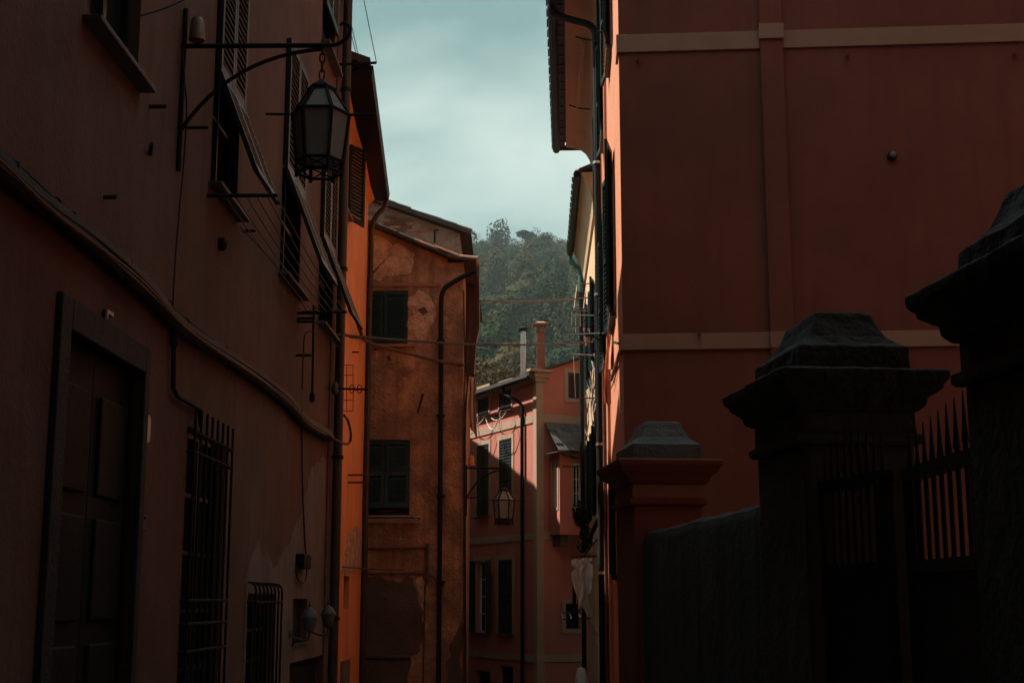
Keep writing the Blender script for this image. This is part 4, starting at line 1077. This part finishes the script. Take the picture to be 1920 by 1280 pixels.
t = thing('conduit', 'short dark conduit stepping down to the barred window', 'pipe', WL1.pp(325, 660, 0))
MB().tube([WL1.pp(326, 598, .03), WL1.pp(326, 640, .03), WL1.pp(325, 728, .03), WL1.pp(333, 742, .03), WL1.pp(374, 766, .03), WL1.pp(377, 800, .03)], .017).build('tube', M['pipe_black'], t, smooth=True)
MB().lathe(WL1.pp(326, 640, .03), [(.024, -.03), (.024, .03)], 8).build('coupling', M['iron'], t)
t = thing('cable', 'cable running down to the meter box above the niche', 'cable', WL1.pp(567, 900, 0))
MB().tube(smooth_path([WL1.pp(566, 795, .03), WL1.pp(567, 900, .025), WL1.pp(571, 1000, .025), WL1.pp(575, 1060, .03), WL1.pp(572, 1088, .03), WL1.pp(562, 1090, .03), WL1.pp(556, 1075, .03), WL1.pp(556, 1062, .03)], 5), .009).build('cord', M['cable'], t, smooth=True)
MB().wbox(WL1, WL1.hit(553, 1050)[0], WL1.hit(567, 1050)[0], WL1.hit(553, 1064)[1], WL1.hit(553, 1037)[1], 0, .09).build('meter_box', M['pipe_black'], t, bevel=.01)
# drainpipe at the far corner of the left house
ud = WL1.hit(638, 640, .075)[0]
t = thing('drainpipe', 'thick brown drainpipe at the far corner of the left house', 'drainpipe', WL1.P(ud, -2, .08))
MB().tube([WL1.P(ud, T1, .075), WL1.P(ud, 4, .075), WL1.P(ud, -2.2, .075)], .055, seg=12).build('pipe', M['pipe_brown'], t, smooth=True)
for z in (7.6, 5.4, 3.2, 1.4): MB().lathe(WL1.P(ud, z, .075), [(.068, -.02), (.068, .02)], 12).build('clip', M['iron'], t)
wire('cable', 'thin pale conduit running up beside the brown drainpipe', [WL1.P(ud - .42, T1, .03), WL1.P(ud - .42, 4, .03), WL1.P(ud - .42, -1, .03)], .014, 'cable_brown')
for px, py, px2, lab in ((280, 200, 312, 'short iron hook bar above the far end of the first window sill'), (195, 370, 216, 'short iron bar low on the left wall under the first window'), (455, 433, 487, 'short iron bar under the second window sill')):
    tag(MB().tube([WL1.pp(px, py, 0), WL1.pp(px, py, 0) + WL1.N3 * (px2 - px) * .0032], .012).build('wall_hook', M['iron']), lab, 'hook')
wire('wall_hook', 'bent iron spike standing on the left wall below the hook bar', [WL1.pp(281, 290, .01), WL1.pp(284, 270, .04)], .013, 'iron', 'hook')
tag(MB().lathe(WL1.pp(411, 458, 0), [(.05, 0), (.05, .04), (.02, .06)], 10, axis=WL1.N3).build('junction_box', M['pipe_black']), 'round black junction box under the second window', 'box')
# number plate, oval plate, bell plate beside the door
u0, z0 = WL1.hit(189, 618); u1, z1 = WL1.hit(203, 580)
q = thing('number_plate', 'small upright number plate above the dark street door', 'sign', WL1.P(u0, z0, 0))
MB().wbox(WL1, u0, u1, z0, WL1.hit(189, 578)[1], 0.0, .02).build('plate', M['door_frame'], q, bevel=.004)
mb = MB(); mb.wbox(WL1, u0, u0 + .015, z0 + .06, WL1.hit(189, 578)[1], .0205, .032); mb.wbox(WL1, u0 + .016, u1, WL1.hit(189, 585)[1], WL1.hit(189, 578)[1], .0205, .032)
mb.build('rim', M['plate_pale'], q)  # pale strips paint the light caught on the plate's edge
c = WL1.hit(273, 803); mb = MB()
mb.prism([WL1.P(c[0] + .060 * math.copysign(abs(math.cos(a)) ** .55, math.cos(a)), c[1] + .082 * math.copysign(abs(math.sin(a)) ** .55, math.sin(a)), .002) for a in [2 * math.pi * k / 24 for k in range(24)]], WL1.N3 * .012)
tag(mb.build('oval_plate', M['plate_pale']), 'pale oval plaque on the wall right of the street door', 'plaque')
u0, z0 = WL1.hit(261, 992); u1 = WL1.hit(272, 992)[0]; zt_ = WL1.hit(261, 964)[1]
t = thing('doorbell_plate', 'pale doorbell plate low beside the street door', 'doorbell', WL1.P(u0, z0, 0))
MB().wbox(WL1, u0, u1, z0, zt_, 0.0, .012).build('plate', M['lamp_body'], t, bevel=.003)
MB().lathe(WL1.P((u0 + u1) / 2, z0 + .07, .012), [(.010, 0), (.009, .006)], 8, axis=WL1.N3).build('button', M['iron'], t)
# clothes rack frame by the drainpipe
t = thing('clothes_rack', 'iron clothes rack with crossbars beside the brown drainpipe', 'clothes rack', WL1.pp(560, 640, 0))
def bar3(px, py, l, r=.013, m='iron'): MB().tube([WL1.pp(px, py, 0), WL1.pp(px, py, 0) + WL1.N3 * l], r).build('arm', M[m], t)
bar3(558, 587, .25); bar3(557, 597, .17); bar3(557, 603, .17); bar3(555, 666, .15)
MB().tube([WL1.pp(561, 572, 0) + WL1.N3 * .145, WL1.pp(558, 735, 0) + WL1.N3 * .145], .013).build('post', M['iron'], t)
MB().tube(smooth_path([WL1.pp(560, 620, 0) + WL1.N3 * .14, WL1.pp(556, 626, 0) + WL1.N3 * .09, WL1.pp(555, 650, 0) + WL1.N3 * .075, WL1.pp(552, 730, 0) + WL1.N3 * .075], 5), .009).build('pipe', M['rust'], t, smooth=True)
MB().lathe(WL1.pp(558, 735, 0) + WL1.N3 * .145 - Vector((0, 0, .1)), [(.018, 0), (.028, .03), (.028, .08), (.014, .10)], 10).build('valve', M['iron'], t, smooth=True)
# scrolled iron rod reaching over the lane, with two rings
Yr = 15.4
t = thing('iron_rod', 'iron rod with two scroll rings in front of the orange wall', 'bracket', at(590, 728, Yr))
MB().tube([at(588, 727, Yr), at(690, 730, Yr)], .012).build('rod', M['iron'], t)
for px in (660, 674):
    c = at(px, 729, Yr); MB().tube([c + Vector((.028 * math.cos(a), 0, .046 * math.sin(a))) for a in [2 * math.pi * k / 14 for k in range(15)]], .006, cap=False).build('ring', M['iron'], t)
MB().lathe(at(628, 728, Yr) - Vector((0, 0, .07)), [(.02, 0), (.04, .03), (.035, .11), (.015, .15)], 10).build('insulator', M['lamp_body'], t, smooth=True)
t = thing('aerial', 'thin wire grid aerial against the orange wall', 'aerial', at(656, 728, 17.2))
mb = MB()
for px in (650, 662): MB().tube([at(px, 684, 17.2), at(px, 770, 17.2)], .004).build('wire', M['iron'], t)
for py in (684, 703, 750, 770): MB().tube([at(598, py, 17.2), at(662, py, 17.2)], .004).build('wire', M['iron'], t)
# roof-height clothes bracket against the sky
Yk = 15.2
t = thing('clothes_rack', 'iron bracket with cords sticking out against the sky above the drainpipe', 'clothes rack', at(640, 120, Yk))
MB().tube([at(598, 123, Yk), at(706, 118, Yk)], .016).build('arm', M['iron'], t)
for (a, b) in (((706, 118), (676, -30)), ((675, 118), (646, -10)), ((672, 118), (652, 40))): MB().tube([at(*a, Yk), at(*b, Yk - .5)], .005).build('cord', M['cord_dark'], t)
t = thing('clothes_rack', 'clotheslines strung on two iron bars below the shutter flaps', 'clothes rack', WL1.pp(440, 367, 0))
A1, A2 = WL1.pp(388, 367, 0), WL1.pp(566, 585, 0)
MB().tube([A1, A1 + WL1.N3 * .50], .014).build('arm', M['iron'], t); MB().tube([A2, A2 + WL1.N3 * .45], .014).build('arm', M['iron'], t)
for f in (.25, .4, .55, .7, .85, .98): MB().tube(sag(A1 + WL1.N3 * (.50 * f), A2 + WL1.N3 * (.45 * f), .03 + .02 * f), .005, seg=5).build('cord', M['cord_dark'], t, smooth=True)
wire('cable', 'thin slack cable crossing the left wall above the second window', sag(WL1.pp(262, 30, .1), WL1.pp(345, 0, .3), .01), .006)
wire('cable', 'long thin cable slanting along the left wall under the shutter flaps', smooth_path([WL1.pp(450, 425, .03), WL1.pp(520, 500, .05), WL1.pp(560, 560, .05), WL1.pp(600, 615, .06), WL1.pp(634, 650, .1)], 5), .006)
# cables over the lane
wire('cable', 'dark cable stretched level across the lane from left to right', sag(at(600, 624, 15.2), at(1112, 640, 27.5), .10, 24), .016)
wire('cable', 'brown cable sagging from the orange house to the ochre corner', smooth_path([at(650, 548, 19.2), at(664, 585, 19.6), at(676, 622, 20.4), at(690, 641, 21.4), at(760, 661, 22.0), at(820, 676, 22.2), at(866, 682, 22.35)], 6), .030, 'cable_brown')
wire('cable', 'thin cable looping low behind the drainpipe to the ochre house', smooth_path([at(640, 618, 18), at(656, 632, 18.4), at(672, 634, 19.5), at(690, 633, 21.5)], 6), .010)
wire('cable', 'thin upper cable crossing in front of the wooded hill', sag(at(896, 563, 24.2), at(1102, 558, 29.5), .05, 20), .014, 'cable_brown')
wire('cable', 'short cable looping under the level cable near the right wall', smooth_path([at(1040, 638, 26.6), at(1052, 646, 26.8), at(1075, 650, 27), at(1095, 643, 27.2)], 6), .012)
t = thing('cable_bundle', 'ragged pale cables running down the corner of the ochre house', 'cable', at(870, 600, YO))
for k, (pts, r, m_) in enumerate((([(869, 545), (871, 640), (872, 690), (869, 800), (869, 1000), (869, 1290)], .018, 'cable_brown'), ([(878, 610), (873, 660), (876, 720), (872, 830), (873, 1290)], .015, 'cable'), ([(884, 600), (877, 660), (872, 700), (871, 850), (871, 1290)], .012, 'rust'), ([(888, 690), (880, 700), (875, 740)], .010, 'cable'))):
    MB().tube(smooth_path([at(x, y, YO - .04 - .03 * (k % 2)) for x, y in pts], 5), r).build('cable', M[m_], t, smooth=True)
for i in range(7): MB().tube(smooth_path([at(845 + i * 3, 684 - 3 * math.sin(i), YO - .06), at(858 + i * 2, 679 + i, YO - .12), at(872, 684 + (i % 3), YO - .06)], 4), .009).build('cable', M['cable_brown'], t, smooth=True)
t = thing('clothes_rack', 'low clothesline rail under the lower green shutters', 'clothes rack', at(740, 968, YO))
for py, o in ((967, .28), (974, .20), (978, .12)): MB().tube([WO.pp(672, py, o), WO.pp(790, py, o)], .008).build('rail', M['cord'], t)
MB().tube([WO.pp(786, 972, 0), WO.pp(786, 972, .32)], .014).build('arm', M['iron'], t)
t = thing('clothes_rack', 'two rusty bars on the orange wall above the patch', 'clothes rack', WL2.pp(650, 895, 0))
for py in (890, 904): MB().tube([WL2.pp(652, py, 0), WL2.pp(652, py, 0) + WL2.N3 * .36], .014).build('arm', M['rust'], t)
wire('service_pipe', 'thin pipe crossing low in front of the orange wall', [WL2.pp(642, 1062, .08), at(690, 1066, 21.9), WO.pp(760, 1068, .06)], .012, 'cable_brown', 'pipe')
tag(MB().tube([WL2.pp(660, 660, 0), WL2.pp(660, 660, 0) + WL2.N3 * .10], .012).build('wall_hook', M['iron']), 'short hook on the bright part of the orange wall', 'hook')

# ================================================================== LAUNDRY
def cloth(name, label, top, width, drop, m, folds=3, amp=.05, wdir=Vector((1, 0, 0)), pinch=.4, seed=0, twist=0.0, flare=1.0, drift=0.0, hem=0.0, knot=0.0):
    nu, nv = 22, 34; vs_ = []; nd = wdir.cross(Vector((0, 0, 1)))
    for j in range(nv + 1):
        v = j / nv
        w_ = width * (pinch + (1 - pinch) * min(1, v * 1.6) ** .7) * (1 + (flare - 1) * v)
        if knot > 0: w_ *= 1 - .55 * math.exp(-((v - knot) / .05) ** 2)
        for i in range(nu + 1):
            u = i / nu - .5
            nz = mnoise.noise(Vector((u * 4 + seed, v * 3, seed)))
            d = amp * (math.sin(u * folds * 6.28 + seed + twist * v) * (.4 + .6 * v) + 1.0 * nz)
            vs_.append(top + wdir * (u * w_ + drift * v ** 1.3 + .05 * width * math.sin(v * 5 + seed)) + nd * d - Vector((0, 0, v * drop * (1 + hem * u) + .05 * drop * nz * v + .16 * width * abs(u) * (1 - v))))
    fs = [(j * (nu + 1) + i, j * (nu + 1) + i + 1, (j + 1) * (nu + 1) + i + 1, (j + 1) * (nu + 1) + i) for j in range(nv) for i in range(nu)]
    o = MB().add(vs_, fs).build(name, M[m], None, smooth=True)
    s = o.modifiers.new('cloth', 'SOLIDIFY'); s.thickness = .004
    return tag(o, label, 'laundry')
cloth('laundry', 'knotted pink cloth hanging at the corner of the ochre house', at(884, 707, 23.6), .17, .95, 'cloth_pink', 2, .05, pinch=.8, seed=1.3, flare=.9, knot=.32, drift=.03, hem=.25)
cloth('laundry', 'white sheet hanging from the lower rack over the lane on the right', at(1080, 1047, 26.0), .27, 1.08, 'cloth_white', 1.5, .07, pinch=.7, seed=2.2, flare=1.25, knot=.2, drift=.22, hem=.5)
cloth('laundry', 'crumpled white cloth hanging nearest the right wall', at(1101, 1045, 25.5), .26, .74, 'cloth_white', 1.5, .07, pinch=.8, seed=4.1, knot=.12, drift=-.05, hem=-.5)
cloth('laundry', 'black strip of cloth hanging behind the white sheet', at(1076, 1068, 26.4), .07, .75, 'cloth_dark', 1, .02, pinch=.9, seed=5.2)
cloth('laundry', 'orange red cloth bunched on the sunlit flank of the red house', at(1150, 618, 16.9), .14, .50, 'cloth_orange', 3, .05, pinch=.6, seed=6.6)
cloth('laundry', 'rust orange cloth hanging below the bunched one on the right flank', at(1143, 650, 18.3), .16, .78, 'cloth_orange', 2, .04, pinch=.6, seed=7.7)

# racks over the lane on the right
def rack(label, arms, cords, r=.013, m='rust', mc='cord', rc=.007):
    t = thing('clothes_rack', label, 'clothes rack', at(*arms[0][0]))
    for pts in arms: MB().tube([at(*p_) for p_ in pts], r).build('arm', M[m], t)
    for pts in cords: MB().tube([at(*p_) for p_ in pts], rc, seg=5).build('cord', M[mc], t)
    return t
rack('highest clothes rack with pale cords under the big eave', [((1079, 69, 22.0), (1100, 75, 22.0), (1150, 80, 18.2)), ((1067, 197, 25.0), (1085, 203, 25.0), (1119, 206, 25.0))],
     [((1093, 77, 22), (1081, 202, 25)), ((1096, 77, 22), (1085, 202, 25)), ((1121, 80, 21), (1107, 204, 25)), ((1118, 80, 21), (1117, 130, 22.5)), ((1117, 130, 22.5), (1107, 204, 25))], m='iron', rc=.013)
rack('clothes rack with a small basket frame left of the black downpipe', [((1083, 533, 31), (1117, 531, 31)), ((1076, 579, 30), (1108, 578, 30)), ((1071, 583, 29.8), (1104, 583, 29.8)), ((1071, 611, 29.8), (1090, 612, 29.8))],
     [((1082, 535, 31), (1076, 578, 30)), ((1099, 535, 31), (1094, 578, 30)), ((1072, 585, 29.8), (1072, 611, 29.8)), ((1080, 585, 29.8), (1079, 623, 29.8)), ((1088, 585, 29.8), (1088, 611, 29.8))])
rack('square wire rack hanging in front of the upper pink window', [((1074, 664, 28.4), (1116, 666, 27.8)), ((1079, 746, 28.4), (1118, 746, 27.8))], [((1075, 664, 28.4), (1077, 700, 28.4)), ((1077, 700, 28.4), (1079, 746, 28.4))])
rack('dark bars with hooks crossing to the red flank above the bunched cloth', [((1071, 590, 29), (1120, 592, 25), (1166, 590, 14.6)), ((1068, 627, 28.6), (1148, 624, 17)), ((1112, 636, 27), (1150, 640, 17), (1163, 644, 14.8))], [((1130, 600, 22), (1152, 580, 16.3)), ((1152, 580, 16.3), (1140, 625, 18.5)), ((1148, 600, 17), (1156, 570, 15.6))], m='iron', mc='cord_dark')
rack('slanting wooden pole leaning along the red flank', [((1167, 645, 14.3), (1146, 712, 17.0))], [((1169, 660, 14.2), (1146, 728, 17.0))], r=.022, m='copper_cup', mc='cable_brown')  # bar added in place of the shadow's slanting edge
rack('low clothes rack under the hanging white sheet', [((1052, 1148, 27.5), (1106, 1148, 26.5)), ((1056, 1160, 26.5), (1108, 1158, 25.8))], [((1052, 1148, 27.5), (1056, 1160, 26.5)), ((1068, 1148, 27.3), (1072, 1160, 26.3)), ((1085, 1148, 27), (1089, 1160, 26))], m='iron')
rack('short bar with a twisted wire beside the oriel window', [((1054, 874, 33), (1098, 874, 33))], [((1068, 866, 33), (1073, 876, 33)), ((1073, 876, 33), (1078, 868, 33))], m='iron')
rack('wooden prop under the oriel window at the right', [((1104, 1010, 24), (1122, 975, 24), (1158, 930, 20))], [], r=.045, m='pipe_black')
t = thing('cable_bundle', 'tangle of cables and hooks on the sunlit cream strip', 'cable', at(1108, 700, 29))
random.seed(17)
for i in range(9):
    x = 1100 + random.uniform(0, 16); y = 640 + random.uniform(0, 40); pts = [(x, y)]
    for k in range(6): x = min(1118, max(1097, x + random.uniform(-6, 6))); y += random.uniform(14, 40); pts.append((x, y))
    MB().tube(smooth_path([WR2.pp(px, py, .05) for px, py in pts], 4), random.uniform(.008, .02)).build('cable', M[random.choice(['cable', 'cable_brown', 'cord_dark'])], t, smooth=True)
# hooks with cords below the two small top windows of the pink house
for nm, h, lab in (('a', hp['ta'], 'white cord rack under the left top window of the pink house'), ('b', hp['tb'], 'white cord rack under the right top window of the pink house')):
    t = thing('clothes_rack', lab, 'clothes rack', WPL.P(h[0], h[2], .1))
    z = h[2] - .10
    MB().tube([WPL.P(h[0] - .12, z, .0), WPL.P(h[0] - .14, z - .03, .45)], .013).build('arm', M['iron'], t); MB().tube([WPL.P(h[1] + .12, z, 0), WPL.P(h[1] + .14, z - .03, .45)], .013).build('arm', M['iron'], t)
    for o, sg in ((.40, .62), (.22, .22)): MB().tube(sag(WPL.P(h[0] - .13, z, o), WPL.P(h[1] + .13, z - .06, o), sg * .7), .011, seg=5).build('cord', M['white_paint'], t, smooth=True)
    MB().tube([WPL.P(h[0] - .14, z - .03, .44), WPL.P(h[0] - .22, z - .6, .40)], .011).build('cord', M['white_paint'], t)
rack('iron bar holding the two hanging white sheets on the right', [((1120, 1042, 26.0), (1068, 1043, 26.0)), ((1120, 1010, 25.8), (1094, 1043, 26.0))], [((1080, 1008, 26.2), (1080, 1050, 26.0)), ((1101, 1030, 25.6), (1101, 1048, 25.5))], m='iron', mc='cord_dark')
rack('small iron peg holding the pink cloth at the ochre corner', [((870, 704, 23.6), (892, 704, 23.6))], [((884, 704, 23.6), (884, 711, 23.6))], m='iron')
# pale street lamp shade at the bottom
q = at(1090, 1252, 30); 
t = thing('lamp_shade', 'pale ribbed lamp shade low between the pink house and the right wall', 'lamp', q)
MB().lathe(q - Vector((0, 0, .7)), [(.17, 0), (.16, .25), (.12, .55), (.08, .70), (.02, .72)], 16).build('shade', M['white_paint'], t, smooth=True)
MB().tube([q - Vector((0, 0, 2.8)), q - Vector((0, 0, .68))], .03).build('post', M['iron'], t)

# ================================================================== FOLIAGE
def leaf_cards(n, cen, rad, size, seed, lobes=7, shell=.55, scat=.5):
    """small leaf clumps spread through an uneven crown; returns verts (n*4,3)"""
    g = np.random.default_rng(seed)
    L_ = g.normal(size=(lobes, 3)); L_ /= np.linalg.norm(L_, axis=1)[:, None]
    lc = L_ * np.array(rad) * g.uniform(.25, .62, (lobes, 1)); lr = g.uniform(.38, .62, lobes)
    k = g.integers(0, lobes, n)
    d = g.normal(size=(n, 3)); d /= np.linalg.norm(d, axis=1)[:, None]
    r = g.uniform(shell, 1.0, (n, 1)) ** .6
    c = np.array(cen) + lc[k] + d * r * lr[k][:, None] * np.array(rad)
    nn = d + g.normal(scale=scat, size=(n, 3)); nn /= np.linalg.norm(nn, axis=1)[:, None]
    a = np.cross(nn, g.normal(size=(n, 3))); a /= np.linalg.norm(a, axis=1)[:, None]; b = np.cross(nn, a)
    s = size * g.uniform(.55, 1.25, (n, 1))
    return np.stack([c - a * s, c + b * s * .55, c + a * s, c - b * s * .55], axis=1).reshape(-1, 3)
def dome_cards(n, cen, rad, size, seed):
    """leaf clumps laid over one lumpy crown, facing outwards"""
    g = np.random.default_rng(seed)
    d = g.normal(size=(n, 3)); d[:, 2] = np.where(d[:, 2] < -.3, -d[:, 2], d[:, 2]); d /= np.linalg.norm(d, axis=1)[:, None]
    ph = g.uniform(0, 6.28, 6); fr = g.uniform(2.5, 5.5, 6)
    lump = 1 + .13 * (np.sin(d[:, 0] * fr[0] + ph[0]) + np.sin(d[:, 1] * fr[1] + ph[1]) + np.sin(d[:, 2] * fr[2] + ph[2])) + .07 * np.sin((d[:, 0] + d[:, 2]) * 9 + ph[3]) * np.sin((d[:, 1] - d[:, 0]) * 8 + ph[4])
    c = np.array(cen) + d * (lump * g.uniform(.90, 1.04, n))[:, None] * np.array(rad)
    nn = d + g.normal(scale=.17, size=(n, 3)); nn /= np.linalg.norm(nn, axis=1)[:, None]
    a = np.cross(nn, g.normal(size=(n, 3))); a /= np.linalg.norm(a, axis=1)[:, None]; b = np.cross(nn, a)
    s_ = size * g.uniform(.6, 1.3, (n, 1))
    return np.stack([c - a * s_, c + b * s_ * .7, c + a * s_, c - b * s_ * .7], axis=1).reshape(-1, 3)
def cards_mesh(name, verts, mats, idx=None):
    n = len(verts) // 4
    me = bpy.data.meshes.new(name)
    me.vertices.add(len(verts)); me.vertices.foreach_set('co', verts.astype(np.float32).ravel())
    me.loops.add(n * 4); me.loops.foreach_set('vertex_index', np.arange(n * 4, dtype=np.int32))
    me.polygons.add(n); me.polygons.foreach_set('loop_start', np.arange(0, n * 4, 4, dtype=np.int32))
    for m_ in mats: me.materials.append(m_)
    if idx is not None: me.polygons.foreach_set('material_index', idx.astype(np.int32))
    me.update(); me.validate()
    return me
def tree(name, label, base, h, rad, seed, mat_i, n=900, size=.5, crown_z=.62, lobes=9, bare=.35):
    t = thing(name, label, 'tree', base, None); b = Vector(base)
    top = b + Vector((0, 0, h * crown_z))
    rnd = random.Random(seed)
    mb = MB(); mb.tube([b - Vector((0, 0, 1)), b + Vector((rnd.uniform(-.2, .2), 0, h * .3)), top + Vector((0, 0, rad[2] * .3))], h * .028, seg=7, r1=h * .008)
    for k in range(6):
        a = rnd.uniform(0, 6.28); s = b + Vector((0, 0, h * rnd.uniform(bare, .6)))
        mb.tube([s, s.lerp(top + Vector((math.cos(a) * rad[0] * .6, math.sin(a) * rad[1] * .6, rad[2] * rnd.uniform(-.2, .4))), .5) + Vector((0, 0, .2)), top + Vector((math.cos(a) * rad[0] * .6, math.sin(a) * rad[1] * .6, rad[2] * rnd.uniform(-.2, .4)))], h * .012, r1=h * .004, seg=5)
    mb.build('trunk', M['bark'], t, smooth=True)
    v = leaf_cards(n, top, rad, size, seed, lobes)
    put('crown', cards_mesh('crown', v, [LEAF[mat_i]]), None, t)
    return t
# plants on the right-hand wall low in the lane
for i, (px, py, Y, lab, rad, n) in enumerate(((1092, 962, 32.5, 'dark trailing plant on the cream wall below the oriel', (.26, .3, .55), 420), (1104, 624, 29.5, 'small reddish plant on the sunlit cream strip', (.12, .12, .16), 60), (1098, 1010, 31.0, 'dark shrub hanging above the white laundry', (.22, .3, .35), 260))):
    q = at(px, py, Y)
    t = thing('potted_plant', lab, 'plant', q - Vector((0, 0, rad[2])))
    put('foliage', cards_mesh('foliage', leaf_cards(n, q, rad, .06, 40 + i, 6), [LEAF[2] if i != 1 else M['rust']]), None, t)
    MB().lathe(q - Vector((0, 0, rad[2] + .12)), [(.07, 0), (.10, .14), (.11, .15), (.09, .16)], 10).build('pot', M['roof_tile'], t)

# hillside
def hill_z(x, y):
    f = max(0.0, min(1.0, (y - 60) / 330.0))
    z = -3 + 100.5 * (f ** 1.12) + .03 * x - .36 * min(0.0, x + 15.0)
    return z + 2.6 * mnoise.noise(Vector((x * .02, y * .018, 0))) * min(1, f * 4) + 1.5 * mnoise.noise(Vector((x * .06, y * .05, 4)))
nx, ny = 90, 70; vs_ = []; fs = []
for j in range(ny + 1):
    y = 58 + (j / ny) ** 1.15 * 560
    for i in range(nx + 1):
        x = -420 + 840 * i / nx
        z = hill_z(x, min(y, 392)) - max(0, y - 392) * .25
        edge = max(0, abs(x) - 260) / 160
        vs_.append((x, y, -3.3 if j == 0 else z - edge * 60))
for j in range(ny):
    for i in range(nx): fs.append((j * (nx + 1) + i, j * (nx + 1) + i + 1, (j + 1) * (nx + 1) + i + 1, (j + 1) * (nx + 1) + i))
tag(MB().add(vs_, fs).build('hillside', M['earth'], None, smooth=True), kind='structure')
# the wood on it reads as one mass
random.seed(31)
V = []; I = []; cnt = 0
y = 165.0
while y < 398:
    step = 3.9 + y * .006
    x = -.14 * y - 10
    while x < .085 * y + 10:
        tx, ty = x + random.uniform(-1, 1) * step * .45, y + random.uniform(-1, 1) * step * .45
        h = random.uniform(4.5, 10.5) * (1.0 if random.random() < .85 else 1.35)
        if y > 360: h = min(h, 6.5)
        r = random.choice([1.6, 2.2, 2.6, 3.0, 3.4, 4.2]) * random.uniform(.9, 1.1)
        zb = hill_z(tx, ty)
        n = 800
        v = dome_cards(n, (tx, ty, zb + h * .55), (r, r, h * .45), .235, cnt + 1000)
        V.append(v); I.append(np.full(n, random.choices([0, 1, 2, 3], [.38, .26, .24, .12])[0])); cnt += 1
        x += step
    y += step * 1.05
V = np.concatenate(V); I = np.concatenate(I)
tag(put('woodland', cards_mesh('woodland', V, LEAF, I), None), 'dense mixed wood covering the hillside behind the houses', 'woodland', None, 'stuff')
print('woodland trees', cnt, 'cards', len(I))
def on_hill(px, Y):
    q = at(px, 600, Y); return (q.x, Y, hill_z(q.x, Y))
b = on_hill(936, 388); tree('skyline_tree', 'tall loose tree standing up from the hill skyline in the middle', b, at(936, 418, 388).z - b[2], (4.6, 4, 6.0), 71, 0, 700, .55, .62, 9)
b = on_hill(988, 388); tree('skyline_tree', 'small round umbrella pine on the hill skyline', b, at(988, 431, 388).z - b[2], (3.6, 3.2, 1.9), 72, 2, 700, .45, .86, 8, .7)
b = on_hill(1020, 388); tree('skyline_tree', 'low broad tree on the skyline right of the umbrella pine', b, at(1020, 436, 388).z - b[2], (5.2, 4, 3.0), 73, 0, 700, .5, .70, 9)
b = on_hill(868, 388); tree('skyline_tree', 'bushy tree on the skyline beside the rubble gable eave', b, at(868, 416, 388).z - b[2], (4.0, 4, 3.2), 74, 1, 600, .5, .66, 9)
b = on_hill(830, 388); tree('skyline_tree', 'dark tree on the skyline above the rubble gable', b, at(830, 408, 388).z - b[2], (3.6, 4, 3.0), 75, 2, 600, .5, .66, 9)
for px, py, Y, rx, sd, lab in ((935, 684, 96, 3.2, 81, 'broad flat umbrella pine behind the gutter of the pink house'), (898, 672, 104, 2.6, 82, 'rounded umbrella pine crown beside the ochre house corner')):
    q = at(px, py, Y); zb = hill_z(q.x, Y); h = q.z - zb
    tree('umbrella_pine', lab, (q.x, Y, zb), h, (rx, rx, 1.1), sd, 3, 1800, .16, (h - 1.0) / h, 12, .6)

# ================================================================== AIR
hz = MB().box(-440, 440, -32, 640, -4.3, 150).build('haze', None, None)
hm = bpy.data.materials.new('haze'); hm.use_nodes = True
hm.node_tree.nodes.clear()
ho = hm.node_tree.nodes.new('ShaderNodeOutputMaterial'); hv = hm.node_tree.nodes.new('ShaderNodeVolumePrincipled')
hv.inputs['Color'].default_value = (0.72, 0.88, 0.93, 1)
hv.inputs['Density'].default_value = 0.00023
hv.inputs['Anisotropy'].default_value = 0.2
hm.node_tree.links.new(hv.outputs['Volume'], ho.inputs['Volume'])
hz.data.materials.append(hm)
tag(hz, 'thin bluish haze filling the air towards the hill', 'haze', None, 'stuff')
